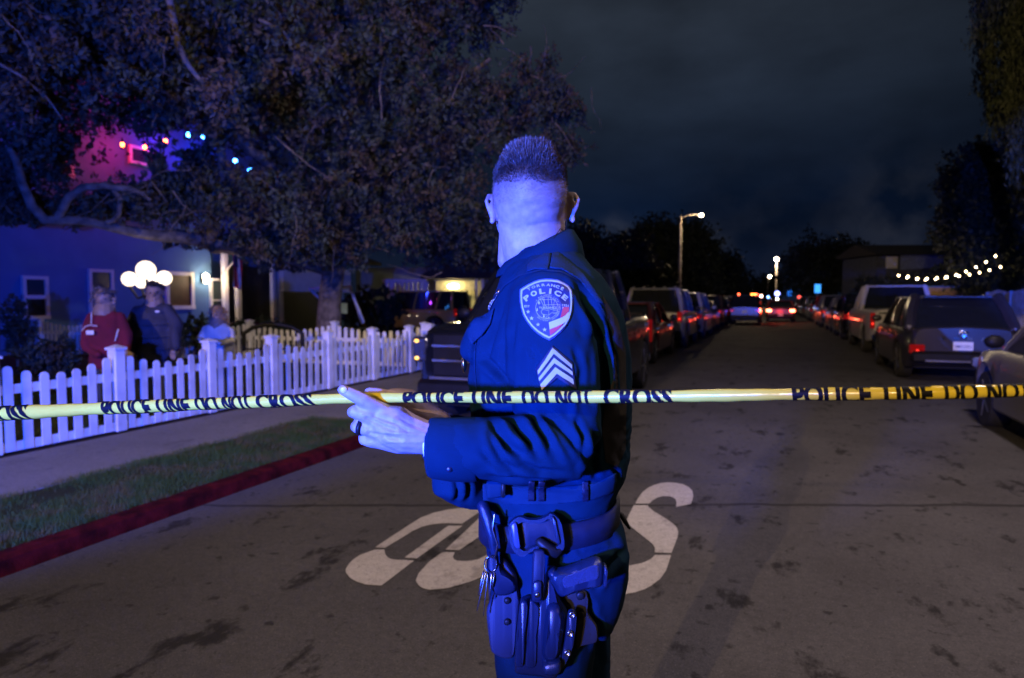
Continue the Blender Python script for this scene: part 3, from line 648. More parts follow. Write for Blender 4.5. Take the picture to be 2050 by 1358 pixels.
# recessed porch and garage under a blue-lit fascia
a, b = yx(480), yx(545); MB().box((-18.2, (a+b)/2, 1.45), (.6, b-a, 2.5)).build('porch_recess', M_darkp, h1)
for p_ in (452, 478, 548, 562): y = yx(p_, -17.6); MB().box((-17.6, y, 1.6), (.16, .16, 3.0)).build('porch_post', M_white, h1)
a, b = yx(566, -17), yx(700, -17); MB().box((-17.0, (a+b)/2, 2.28), (.16, b-a, .95)).build('garage_fascia', M_white, h1)
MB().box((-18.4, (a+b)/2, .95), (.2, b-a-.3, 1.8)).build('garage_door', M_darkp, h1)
def sconce(px, py, xp, label, s=40, w_=.16):
    y = yx(px, xp); z = zx(py, y, xp); t = thing('wall_lamp', label, 'lamp', (xp+.12, y, z))
    MB().box((-.05, 0, 0), (.06, .12, .3), bev=.01).build('bracket', M_trim, t)
    MB().lathe([(.03, -.16), (.07, -.14), (.1, .12), (.02, .16)], (.08, 0, 0), 'z', 12).build('shade', mat('sconce_glass_%d' % s, (.9, .85, .7), .4, emit=(1, .82, .5), estr=s), t, True)
sconce(405, 558, -18, 'glowing wall lamp beside the brown front door'); lamp('porch_lamp_glow', 'POINT', (-17.15, yx(418), 2.2), (1, .72, .45), 34, .08)
# flag on a pole leaning from the porch post
fy = yx(462, -17.4); t = thing('hanging_flag', 'striped red and white flag hanging from the porch post', 'flag', (-17.3, fy, 2.6))
MB().tube([(-.3, -.2, -.35), (.25, .1, .45)], .015, 6).build('pole', M_white, t, True)
M_fred = mat('flag_red', (.6, .03, .035), .8); M_fwh = mat('flag_white', (.8, .8, .8), .8)
for mm, nm, ks in ((M_fred, 'red_stripe', range(0, 7, 2)), (M_fwh, 'white_stripe', range(1, 7, 2))):
    fb = MB()
    for k in ks:
        for j in range(8):
            q = []
            for (u, v) in ((k/7, j/8), ((k+1)/7, j/8), ((k+1)/7, (j+1)/8), (k/7, (j+1)/8)):
                q.append((.2-.05*v+.04*math.sin(u*14+v*2), .05+(u-.5)*(.38+.1*v), .42-1.05*v-.15*u))
            fb.add(q, [(0, 1, 2, 3)])
    fb.build(nm, mm, t)
cf = MB()
for j in range(3): cf.add([(.23+.04*math.sin(u*14)+.01, .05+(u-.5)*.42, .43-1.05*v-.15*u) for u, v in ((0, j/8), (.45, j/8), (.45, (j+1)/8), (0, (j+1)/8))], [(0, 1, 2, 3)])
cf.build('canton', mat('flag_blue', (.02, .03, .12), .8), t)
# globe lamp post
d = 12.6; base = CW(300, 600, d); base.z = .1; t = thing('globe_lamp_post', 'lamp post with a cluster of glowing white globes behind the bystanders', 'lamp post', base)
M_globe = mat('opal_globe', (.9, .88, .8), .4, emit=(1.0, .80, .52), estr=2.4)
MB().tube([(0, 0, 0), (0, 0, .1), (0, 0, .12), (0, 0, 1.65)], [.1, .09, .05, .045], 10).build('post', M_trim, t, True)
for (px, py, r, dy) in ((292, 541, 24, 0), (259, 559, 19, 0), (329, 557, 19, 0), (283, 566, 15, .22), (309, 561, 14, -.22)):
    c = CW(px, py, d+dy)-base; rr = r*d/F*.76
    MB().tube([(0, 0, 1.5), (c.x*.6, c.y*.6, 1.42), (c.x, c.y, c.z-rr)], .02, 6).build('arm', M_trim, t, True)
    MB().ell(c, (rr, rr, rr), 20, 14).build('globe', M_globe, t, True)
# patio bulbs under the eaves and their wash on the wall
for i, (px, py, dd, col, nm) in enumerate(((245, 290, 19, (1, .10, .02), 'red'), (290, 295, 19, (1, .10, .02), 'red'), (331, 283, 19.3, (1, .06, .02), 'red'), (377, 270, 19, (.05, .3, 1), 'blue'), (407, 273, 19, (.1, .2, 1), 'blue'), (471, 322, 19, (.05, .3, 1), 'blue'), (500, 341, 19, (.05, .2, 1), 'blue'), (522, 362, 19, (.02, .15, 1), 'blue'), (504, 362, 19, (.02, .15, 1), 'blue'), (480, 393, 19, (.02, .1, 1), 'blue'))):
    p = CW(px, py, dd); t = thing('party_bulb', f'{nm} glowing bulb seen through the tree, ' + ['leftmost red one', 'middle red one', 'rightmost red one', 'topmost blue one', 'pale blue one right of the topmost', 'bright blue one right of the trunk fork', 'blue one on the sloping branch', 'blue one of the low pair, right', 'blue one of the low pair, left', 'lowest blue one'][i], 'bulb', p, group='coloured bulbs hung in front of the upper storey')
    MB().tube([(0, 0, .06), (0, 0, .16)], .025, 6).build('socket', M_trim, t, True)
    MB().ell((0, 0, 0), (.05, .05, .06), 10, 8).build('glass', mat('bulb_'+nm, col, .4, emit=col, estr=40), t, True)
lamp('red_wash', 'POINT', (-17.2, yx(225), 5.9), (1, .01, .10), 75, .1); lamp('violet_wash', 'POINT', (-17.3, yx(315), 6.3), (.40, .05, 1), 34, .1); lamp('blue_wash', 'POINT', (-17.2, yx(400), 5.9), (.03, .06, 1), 70, .1)
h1b = thing('side_annexe', 'tall upper storey annexe washed by coloured party lights', 'house', (0, 0, 0))
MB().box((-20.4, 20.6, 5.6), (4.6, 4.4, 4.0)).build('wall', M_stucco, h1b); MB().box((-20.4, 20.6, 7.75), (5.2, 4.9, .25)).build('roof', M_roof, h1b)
# neighbour with lit porch
d = 36; p0, p1 = CW(760, 600, d), CW(1010, 600, d)
h2 = thing('bungalow', 'low house with a yellow lit porch behind the off-roader', 'house', CW(900, 600, d).to_2d().to_3d(), YAW)
k = d/F
def hx(px): return (px-900)*k
MB().box((hx(880), 3, 1.6), (9, 5, 3.2)).build('wall', mat('blue_siding', (.3, .32, .36), .8, 0, .2, 2), h2)
MB().prism([(hx(850), 2.55), (hx(1040), 2.55), (hx(1040), 2.75), (hx(950), 4.0), (hx(850), 2.75)], -1.6, 6, 'y').build('roof', M_roof, h2)
MB().box((hx(920), -.1, 2.1), (hx(960)-hx(868), .2, .75)).build('lit_lintel', mat('cream_wall', (.55, .5, .3), .8), h2)
MB().box((hx(960), .2, 1.2), (.9, .1, 1.4)).build('window', mat('lit_window', (.5, .45, .2), .5, emit=(1, .85, .35), estr=.18), h2)
for q in (955, 968, 985): MB().box((hx(q), -.9, 1.3), (.14, .14, 2.5)).build('porch_post', M_white, h2)
MB().ell((hx(909), -.45, HC+(600-574)*k), (.30, .1, .13), 14, 8).build('porch_light', mat('porch_light', (1, .9, .6), .4, emit=(1, .82, .42), estr=22), h2, True)
lamp('porch_glow', 'POINT', CW(909, 572, d-1.0), (1, .8, .35), 60, .1)
sh = thing('white_pergola', 'blue lit pergola of upright white boards left of the off-roader', 'pergola', CW(810, 600, 31).to_2d().to_3d(), YAW)
for q in (775, 786, 798, 806, 815, 824, 833, 843, 852): MB().box(((q-810)*31/F, 0, 1.15), (.13 if q not in (786, 852) else .26, .08, 2.3)).build('board', M_white, sh)
MB().box((0, 0, 2.35), (2.0, .12, .14)).build('beam', M_white, sh)
# frame leaning by the trunk
fr = thing('metal_frame', 'blue lit metal frame with slanting legs beside the tree trunk', 'frame', CW(690, 600, 19).to_2d().to_3d(), YAW); k = 19/F
def fx(px, py, y=0): return ((px-690)*k, y, HC+(600-py)*k)
M_fr = mat('galvanised', (.5, .52, .55), .4, .3)
MB().tube([fx(700, 574), fx(727, 645)], .045, 8).build('leg', M_fr, fr, True); MB().tube([fx(700, 574, .1), fx(700, 650, 1.5)], .045, 8).build('leg', M_fr, fr, True)
MB().tube([fx(612, 578, .4), fx(640, 606, .4), fx(640, 660, .4)], .045, 8).build('leg', M_fr, fr, True); MB().tube([fx(612, 578, .4), fx(700, 574)], .035, 8).build('crossbar', M_fr, fr, True)
MB().box(fx(675, 618, .5), (.32, .04, .3)).build('panel', mat('frame_sign', (.3, .5, .6), .4), fr)
# right-hand house, wall, string lights
d = 58; k = d/F; h3 = thing('gabled_house', 'dark roofed house with a blue lit gable behind the string lights', 'house', CW(1850, 600, d).to_2d().to_3d(), YAW)
def rx(px): return (px-1850)*k
def rz_(py): return HC+(600-py)*k
MB().box((rx(1850), 4, rz_(512)/2), (rx(1935)-rx(1765), 6, rz_(512))).build('wall', mat('grey_siding', (.08, .09, .12), .8, 0, .2, 3), h3)
MB().prism([(.2, rz_(510)), (7.5, rz_(510)), (7.5, rz_(505)), (4, rz_(484))], rx(1755), rx(1945), 'x').build('roof', M_roof, h3)
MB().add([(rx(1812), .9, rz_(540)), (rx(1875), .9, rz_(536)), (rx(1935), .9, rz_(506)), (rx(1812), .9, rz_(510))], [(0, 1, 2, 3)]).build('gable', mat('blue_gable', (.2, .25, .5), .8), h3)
MB().box((rx(1795), .93, rz_(525)), (.95, .1, 1.0)).build('window', M_white, h3)
bw = thing('brick_wall', 'tan garden wall lit warm under the string lights', 'wall', CW(1885, 600, 34).to_2d().to_3d(), YAW)
MB().box((0, 0, 1.0), (3.4, .3, 1.2+1.0)).build('masonry', mat('tan_brick', (.26, .17, .09), .9, 0, .3, 9, .4, 20), bw)
MB().box((0, 0, 2.13), (3.5, .36, .06)).build('coping', M_stucco, bw)
lamp('patio_glow', 'POINT', CW(1880, 560, 32), (1, .65, .3), 40, .2)
sl = thing('string_lights', 'string of warm bulbs sagging over the garden wall on the right', 'string lights', CW(1900, 560, 30))
M_sb = mat('warm_bulb', (1, .8, .5), .4, emit=(1, .72, .38), estr=34)
pts = [(1799, 552), (1818, 554), (1837, 558), (1856, 558), (1876, 557), (1896, 555), (1914, 551), (1934, 544), (1954, 535), (1974, 525), (1993, 513)]
pt2 = [(1816, 556), (1835, 559), (1853, 560), (1873, 559), (1893, 556), (1920, 553), (1941, 550), (1961, 546), (1981, 541), (2003, 535)]
for ps, dd in ((pts, 30), (pt2, 31)):
    q = [CW(px, py, dd)-sl.location for px, py in ps]
    MB().tube([v+Vector((0, 0, .1)) for v in q], .012, 5).build('cable', M_trim, sl, True)
    for v in q: MB().ell(v, (.030, .030, .036), 8, 6).build('bulb', M_sb, sl, True)

# ------------------------------------------------------------------ trees
def leafmat(n, a, b, thr=(.45, .6)): return mat(n, a, .65, 0, .2, 1.7, col2=b, thr=thr, spec=.3)
M_leaf = leafmat('leaves_grey_green', (.045, .060, .042), (.075, .052, .032))
M_leafd = leafmat('leaves_dark', (.02, .03, .012), (.03, .035, .015))
M_bark = mat('bark', (.16, .13, .10), .9, 0, .5, 7, .8, 25)
def leaves(clumps, n_tw, per, tw_r, leaf, droop=0.0, sd=1, thin=True):
    """clumps: (centre world, (rx, ry, rz), weight); returns triangles of many small leaf faces"""
    r = np.random.default_rng(sd); ws = np.array([c[2] for c in clumps], float); ws /= ws.sum()
    idx = r.choice(len(clumps), n_tw, p=ws); cs = np.array([tuple(c[0]) for c in clumps]); rs = np.array([c[1] for c in clumps])
    u = r.normal(size=(n_tw, 3)); u /= np.linalg.norm(u, axis=1, keepdims=True); u *= (r.random((n_tw, 1))**.45)
    tc_ = cs[idx]+u*rs[idx]
    keep = np.array([noise.noise(Vector(p)*(.9/max(tw_r*3, .4))) > -.22 or not thin for p in tc_]); tc_ = tc_[keep]; n = len(tc_)
    ax = r.normal(size=(n, 3)); ax[:, 2] -= droop; ax /= np.linalg.norm(ax, axis=1, keepdims=True)
    t = r.random((n, per, 1))*tw_r*2; p = tc_[:, None, :]+ax[:, None, :]*t+r.normal(size=(n, per, 3))*tw_r*.28
    p = p.reshape(-1, 3); m = len(p); s = leaf*(.6+.8*r.random((m, 1)))
    a = r.normal(size=(m, 3)); a[:, 2] -= .5; a /= np.linalg.norm(a, axis=1, keepdims=True); b = np.cross(a, r.normal(size=(m, 3))); b /= np.linalg.norm(b, axis=1, keepdims=True)
    v = np.stack([p-a*s, p+b*s*.42, p+a*s, p-b*s*.42], 1).reshape(-1, 3); return v, np.arange(4*m).reshape(-1, 4)
def cl(px, py, d, rx_, ry_, rd, w_=1): k = d/F; return (CW(px, py, d), (max(rx_*k, .05), rd, ry_*k), w_)
def clr(l):   # orient the depth radius along the view roughly (world y)
    return l
oak = thing('spreading_tree', 'huge old tree whose canopy hangs over the yard and fills the upper left', 'tree', CW(655, 600, 16.6).to_2d().to_3d()+Vector((0, 0, .09)))
B = oak.location.copy()
def limb(ps, rad, name='limb'):
    v = [CW(*p)-B for p in ps]
    v2 = []
    rr = []
    for i in range(len(v)-1):
        for t_ in (0, .33, .66):
            q = v[i].lerp(v[i+1], t_); v2.append(q+Vector((noise.noise(q*1.7), noise.noise(q*1.9+Vector((9, 0, 0))), noise.noise(q*2.1)))*.05*(1 if i or t_ else 0)); rr.append(rad[i]+(rad[i+1]-rad[i])*t_)
    v2.append(v[-1]); rr.append(rad[-1]); return MB().tube(v2, rr, 10).build(name, M_bark, oak, True)
tr = MB(); b0 = CW(652, 600, 16.6)-B
tr.tube([(0, 0, 0), (0, 0, .15), CW(660, 600, 16.6)-B, CW(668, 540, 16.4)-B, CW(690, 480, 16)-B], [.42, .32, .27, .26, .24], 14); tr.build('trunk', M_bark, oak, True)
limb([(690, 482, 16), (655, 445, 15), (600, 400, 14), (560, 360, 13.2), (533, 322, 12.5), (500, 300, 12), (430, 220, 11)], [.20, .17, .15, .13, .11, .09, .05])
limb([(690, 482, 16), (740, 380, 15.5), (820, 280, 15), (900, 180, 14), (980, 120, 13)], [.22, .18, .14, .10, .04])
limb([(668, 540, 16.4), (560, 505, 15), (400, 480, 13.5), (280, 465, 12.6), (210, 452, 12.2), (140, 440, 12), (90, 440, 11.8), (62, 415, 11.6), (45, 370, 11.5), (20, 300, 11)], [.2, .17, .14, .10, .085, .08, .085, .08, .07, .05])
limb([(112, 440, 11.9), (135, 400, 11.8), (170, 377, 11.8), (215, 372, 11.8), (262, 382, 11.9), (300, 400, 12)], [.07, .07, .068, .06, .055, .03])
limb([(228, 376, 11.85), (243, 400, 11.9), (238, 425, 12), (215, 445, 12.1)], [.05, .045, .04, .04])
limb([(420, 480, 13.5), (445, 350, 12.5), (440, 280, 12), (400, 235, 11.6), (370, 200, 11.4)], [.10, .075, .07, .05, .03])
limb([(330, -60, 8.5), (345, 20, 8.8), (358, 90, 9), (378, 135, 9.1), (402, 165, 9.2), (440, 180, 9.4)], [.05, .045, .04, .035, .025, .012])
limb([(-30, 110, 8.5), (40, 150, 8.7), (95, 195, 8.9), (125, 240, 9)], [.02, .018, .014, .008])
limb([(520, 40, 10), (560, 60, 10.2), (590, 95, 10.5), (585, 150, 10.6)], [.025, .022, .018, .01])
limb([(120, 40, 9), (180, 100, 9.4), (240, 128, 9.8), (310, 122, 10)], [.03, .026, .02, .008])
can = [cl(-20, 30, 9, 170, 130, 1.0, 2), cl(150, 60, 9.5, 180, 130, 1.0, 2.2), cl(330, 60, 10, 170, 130, 1.0, 2.2), cl(520, 70, 11, 190, 150, 1.2, 2.4), cl(700, 60, 12, 170, 140, 1.2, 2.2), cl(880, 20, 13, 130, 110, 1.3, 1.5), cl(960, -10, 13, 90, 80, 1, .7),
       cl(70, 200, 10.5, 140, 110, .9, 1.5), cl(420, 190, 11, 130, 85, .9, 1.4), cl(600, 220, 12.5, 150, 120, 1.2, 1.9), cl(780, 200, 13, 150, 130, 1.2, 1.9), cl(940, 210, 13.5, 130, 110, 1.2, 1.5), cl(1060, 230, 13.8, 85, 90, .9, .9), cl(1125, 215, 13.8, 45, 45, .5, .35), cl(1080, 140, 13.8, 45, 35, .4, .25), cl(1120, 290, 13.8, 40, 45, .5, .3),
       cl(40, 330, 12, 110, 70, .9, 1), cl(130, 300, 12, 75, 45, .8, .6), cl(390, 330, 12.5, 75, 60, .9, .8), cl(480, 400, 12.5, 130, 75, .9, 1.5), cl(330, 400, 12.8, 120, 45, .9, .9), cl(590, 420, 13, 90, 80, .9, 1.2), cl(720, 340, 14, 140, 100, 1.2, 1.7), cl(860, 350, 14, 130, 100, 1.2, 1.6), cl(780, 440, 14.5, 150, 65, 1, 1.5), cl(930, 450, 15, 90, 60, 1, .9), cl(560, 470, 13.5, 90, 50, .8, .9), cl(670, 500, 14.5, 80, 40, .8, .6),
       cl(420, 485, 14, 120, 26, .7, .6), cl(250, 480, 13.5, 130, 22, .7, .35), cl(260, 225, 11.8, 100, 40, .8, .7), cl(190, 412, 12.7, 150, 36, .8, 1.0), cl(40, 405, 12.5, 90, 40, .7, .7), cl(330, 372, 12.8, 70, 34, .7, .6), cl(870, 500, 17, 90, 38, 1, .6), cl(560, 530, 17, 70, 22, .8, .3), cl(980, 520, 17, 60, 40, 1, .5), cl(30, 440, 13, 60, 20, .6, .2)]
hole = lambda v: v
v, f = leaves(can, 9200, 22, .16, .052, .5, 3)
# keep the gap through which the lit upper storey shows
c4 = v.reshape(-1, 4, 3).mean(1); rel = c4-np.array([0, 0, HC]); X = rel@np.array(RX); D = rel@np.array(FX); Z = rel[:, 2]
PX = 1025+F*X/D; PY = 600-F*Z/D
nn_ = np.array([noise.noise(Vector((a/42, b/42, 0))) for a, b in zip(PX, PY)])
gap = (((PX-250)/(80+70*nn_))**2+((PY-322)/(36+34*nn_))**2 < 1) | (((PX-365)/(46+70*nn_))**2+((PY-300)/(30+36*nn_))**2 < .7)
gap &= np.array([noise.noise(Vector((a/16, b/16, 4))) for a, b in zip(PX, PY)]) > -.16
gap |= (PY > 455+25*nn_) & (PX < 330) & (PX > -100)
gap |= (PY > 500+20*nn_) & (PX < 470)
gap |= (PY > 545+15*nn_) & (PX < 1000)
def dropf(v, g): v = v.reshape(-1, 4, 3)[~g].reshape(-1, 3); return v, np.arange(len(v)).reshape(-1, 4)
v, f = dropf(v, gap)
v2, f2 = leaves([cl(432, 185, 7.6, 42, 46, .22, 1.6), cl(300, 40, 8, 60, 30, .3, 1), cl(120, 95, 8.2, 60, 30, .3, 1), cl(640, 120, 9.5, 60, 50, .3, 1), cl(30, 190, 8.5, 50, 40, .3, .8), cl(700, 330, 11.5, 60, 60, .4, 1), cl(250, 150, 8.6, 50, 26, .3, .7)], 170, 15, .11, .042, .8, 44, False)
v = np.concatenate([v, v2]); f = np.arange(len(v)).reshape(-1, 4)
mesh_obj('crown', v-np.array(B), f, M_leaf, oak, False)
tw = MB(); r_t = np.random.default_rng(77)
for k in range(130):
    c = can[r_t.integers(0, 26)]; p0 = Vector(c[0])+Vector([r_t.normal(0, .55)*c[1][j] for j in range(3)])-FX*c[1][1]*.8; q = Vector((r_t.normal(), r_t.normal(0, .5), r_t.normal(-.3, .7))).normalized(); ln_ = r_t.uniform(.4, 1.3); pts_ = [p0]
    for j in range(5): q = (q+Vector(r_t.normal(0, .28, 3))+Vector((0, 0, -.08))).normalized(); pts_.append(pts_[-1]+q*ln_/5)
    r0 = r_t.uniform(.006, .018); tw.tube([x-B for x in pts_], [r0*(1-.16*j) for j in range(6)], 5)
tag(tw.build('branchwork', M_bark, oak, True), kind='stuff')
def tree(name, label, base, trunk_h, clumps, n_tw, per, twr, leaf, m_=None, group='dark trees along the street', rt=.2, sd=5, droop=.2):
    t = thing(name, label, 'tree', (base.x, base.y, .05), group=group)
    bl = Vector((base.x, base.y, .05)); top = sum((c[0] for c in clumps), Vector())/len(clumps)-bl
    tk = MB(); tk.tube([(0, 0, 0), (top.x*.2, top.y*.2, trunk_h*.5), (top.x*.5, top.y*.5, trunk_h), top], [rt, rt*.8, rt*.6, rt*.25], 8)
    for c in clumps[:6]: tk.tube([(top.x*.35, top.y*.35, trunk_h*.8), ((c[0]-bl)+top*.6)*.6, (c[0]-bl)], [rt*.4, rt*.25, rt*.1], 6)
    tk.build('trunk', M_bark, t, True)
    v, f = leaves(clumps, n_tw, per, twr, leaf, droop, sd); mesh_obj('crown', v-np.array(bl), f, m_ or M_leafd, t, False); return t
def ground_at(px, d): p = CW(px, 600, d); p.z = 0; return p
tree('distant_tree', 'broad dark tree behind the nearest street lamp pole', ground_at(1330, 75), 4, [cl(1310, 500, 75, 62, 52, 3), cl(1385, 505, 75, 50, 48, 3), cl(1340, 470, 75, 62, 30, 3), cl(1290, 560, 75, 70, 40, 3), cl(1400, 560, 75, 50, 50, 3)], 1500, 18, .9, .26, sd=11)
tree('distant_tree', 'smaller drooping tree right of the nearest street lamp', ground_at(1450, 95), 4, [cl(1450, 550, 95, 36, 36, 3), cl(1440, 580, 95, 50, 30, 3), cl(1475, 570, 95, 16, 36, 2)], 800, 16, 1, .28, sd=12)
tree('distant_tree', 'dark bushy tree beside the officer\'s shoulder', ground_at(1200, 45), 2, [cl(1200, 525, 45, 60, 40, 2), cl(1255, 520, 45, 50, 42, 2), cl(1165, 500, 45, 30, 42, 2), cl(1280, 560, 45, 50, 40, 2), cl(1205, 570, 45, 70, 40, 2)], 1500, 18, .6, .17, sd=13)
tree('distant_tree', 'round black tree right of the middle of the road', ground_at(1650, 85), 4, [cl(1615, 525, 85, 40, 36, 3), cl(1665, 512, 85, 52, 42, 3), cl(1705, 530, 85, 28, 48, 3), cl(1650, 560, 85, 60, 26, 3)], 1300, 18, 1, .28, sd=14)
tree('distant_tree', 'low dark tree at the far end of the road', ground_at(1540, 190), 3, [cl(1520, 575, 190, 30, 16, 4), cl(1555, 570, 190, 20, 18, 4)], 300, 16, 1.6, .5, sd=15)
tree('dark_conifer', 'dark ragged tree against the sky at the right', ground_at(1960, 33), 5, [cl(1930, 370, 33, 32, 60, 1.5), cl(1960, 330, 33, 40, 50, 1.5), cl(1985, 420, 33, 80, 90, 2), cl(1925, 450, 33, 38, 50, 1.5), cl(1990, 530, 33, 95, 50, 2), cl(2060, 400, 33, 80, 120, 2)], 2600, 18, .4, .13, sd=16)
hedge = thing('garden_hedge', 'low dark hedge under the string lights', 'hedge', ground_at(1880, 35.5)); v, f = leaves([cl(1790, 575, 36, 60, 22, 1), cl(1880, 572, 36, 60, 14, .8), cl(1980, 578, 33, 55, 30, 1), cl(1740, 585, 40, 40, 22, 1)], 700, 18, .3, .1, 0, 17); mesh_obj('foliage', v-np.array(hedge.location), f, M_leafd, hedge, False)
# weeping tree overhead on the right
wp = thing('weeping_tree', 'weeping tree with hanging fronds filling the upper right corner', 'tree', ground_at(2330, 15)); wb_ = wp.location.copy()
MB().tube([(0, 0, 0), (-.1, 0, 2.5), (-.6, .1, 5), (-1.6, .3, 7.2), (-3.0, .5, 8.2)], [.3, .25, .2, .14, .05], 10).build('trunk', M_bark, wp, True)
vs = []
r = np.random.default_rng(21)
for k in range(150):
    px = 1945+r.random()**.8*230; d = 12.5+r.random()*4; top = -80-r.random()*60; bot = 100+(px-1945)*2.6+r.random()*150-60; bot = min(bot, 520)
    n = int(max(8, (bot-top)*.22)); y_ = top+(bot-top)*r.random(n); x_ = px+6*np.sin(y_/60+k)+r.normal(0, 5, n)
    vs += [CW(a, b, d+r.normal(0, .06)) for a, b in zip(x_, y_)]
p = np.array([tuple(q) for q in vs]); p = np.repeat(p, 4, 0)+r.normal(0, .05, (len(p)*4, 3)); m = len(p); a = r.normal(0, .3, (m, 3)); a[:, 2] -= 1; a /= np.linalg.norm(a, axis=1, keepdims=True); b = np.cross(a, r.normal(size=(m, 3))); b /= np.linalg.norm(b, axis=1, keepdims=True)
s = .06*(.6+.8*r.random((m, 1))); v = np.stack([p-a*s, p+b*s*.22, p+a*s, p-b*s*.22], 1).reshape(-1, 3)
mesh_obj('crown', v-np.array(wb_), np.arange(4*m).reshape(-1, 4), leafmat('leaves_willow', (.03, .038, .015), (.02, .03, .012)), wp, False)
# shrubs in the yard
def shrub(label, px, d, h, wd, n, leaf=.05, m_=None, sd=3):
    b = ground_at(px, d); b.z = .09; t = thing('garden_shrub', label, 'shrub', b, group='shrubs in the yard')
    MB().tube([(0, 0, 0), (.02, 0, h*.5)], [.03, .015], 6).build('stem', M_bark, t, True)
    v, f = leaves([(b+Vector((0, 0, h*.6)), (wd, wd, h*.42), 1), (b+Vector((wd*.4, .1, h*.4)), (wd*.7, wd*.6, h*.3), .6)], n, 14, .08, leaf, 0, sd)
    mesh_obj('foliage', v-np.array(b), f, m_ or M_leaf, t, False)
shrub('rounded dark shrub in the yard left of the person in red', 85, 10.5, .85, .38, 260, sd=31)
shrub('tall pale leaved shrub at the left edge of the yard', 30, 13.5, 1.5, .32, 240, .04, sd=32)
shrub('dark bush beside the porch under the flag', 520, 16.5, 1.0, .7, 330, m_=M_leafd, sd=33)
shrub('dark bush between the tree trunk and the pergola', 745, 24, 1.9, 1.1, 500, .09, m_=M_leafd, sd=34)
shrub('low bush below the brown door', 395, 15.5, 1.05, .7, 300, m_=M_leafd, sd=35)

gt_ = thing('arched_gate', 'dark arched metal gate in the yard behind the person in the pale top', 'gate', ground_at(545, 13.2)+Vector((0, 0, .09)), YAW); k = 13.2/F
ar = [((x-545)*k, 0, HC+(600-y)*k-.09) for x, y in ((486, 700), (486, 668), (505, 656), (530, 650), (560, 650), (585, 656), (604, 668), (604, 700))]
MB().tube(ar, .045, 8).build('arch', M_trim, gt_, True)
for z_ in (.12, .45): MB().tube([(-.56, 0, z_), (.56, 0, z_)], .02, 6).build('rail', M_trim, gt_, True)
for i in range(9): MB().tube([(-.5+.125*i, 0, .02), (-.5+.125*i, 0, .80-.18*abs(i-4)**2/16)], .012, 6).build('bar', M_trim, gt_, True)
# ------------------------------------------------------------------ the officer (local frame: x right, y away from the camera, z up)
OX, OD = .085, 1.5
off = thing('person', 'officer in dark navy uniform holding the yellow tape, seen from behind and lit blue', 'person', W(OX, OD, 0), YAW)
def O(px, py, d): c = C(px, py, d); return Vector((c.x-OX, c.y-OD, c.z))
def o2px(v):                          # local points -> photo pixels
    X = v[:, 0]+OX; D = v[:, 1]+OD; Z = v[:, 2]-HC
    zc = D*math.cos(PITCH)-Z*math.sin(PITCH); yc = D*math.sin(PITCH)+Z*math.cos(PITCH)
    return np.stack([1025+F*X/zc, 679-F*yc/zc], 1)
def ell_ring(cx, cy, cz, a, b, seg=28, e=2.3, rot=0, tilt=0):
    r_ = []
    for k in range(seg):
        t_ = 2*pi*k/seg; c, s = math.cos(t_), math.sin(t_); x = a*math.copysign(abs(c)**(2/e), c); y = b*math.copysign(abs(s)**(2/e), s)
        r_.append(Vector((cx+x*math.cos(rot)-y*math.sin(rot), cy+x*math.sin(rot)+y*math.cos(rot), cz+tilt*x)))
    return r_
def torso_rings(rows, d=1.5, e=2.3):
    out_ = []
    for py, l, r_, b, *ex in rows:
        dd = ex[0] if ex else d; tilt = ex[1] if len(ex) > 1 else 0
        p0, p1 = O(l, py, dd), O(r_, py, dd); out_.append(ell_ring((p0.x+p1.x)/2, p0.y, p0.z, (p1.x-p0.x)/2, b, e=e, tilt=tilt))
    return out_
def tube_px(mb, rows, seg=18, **kw):   # rows: px, py, d, radius
    mb.tube([O(a, b, c) for a, b, c, *_ in rows], [q[3] for q in rows], seg, **kw)
def folds(v, nrm, lines, ymin=-9, ymax=9):
    """cloth folds: grooves (negative) and ridges (positive) run along lines in view of the camera side"""
    P = o2px(v); face = np.clip(-nrm[:, 1]*1.6+.1, 0, 1)*((v[:, 1] > ymin) & (v[:, 1] < ymax))
    disp = np.zeros(len(v))
    for amp, wd, ln in lines:
        dd, tt = seg_dist(P, ln); prof = np.exp(-(dd/wd)**2)-.45*np.exp(-((dd-wd*2.0)/(wd*1.1))**2)
        disp += amp*prof*np.clip(np.sin(np.clip(tt, .0, 1)*pi)*1.6+.12, 0, 1)
    return v+nrm*(disp*face)[:, None]
def nz_disp(v, nrm, amp, sc, seed=0):
    d_ = np.array([noise.noise(Vector((p[0]*sc+seed, p[1]*sc, p[2]*sc*.8))) for p in v]); return v+nrm*(d_*amp)[:, None]

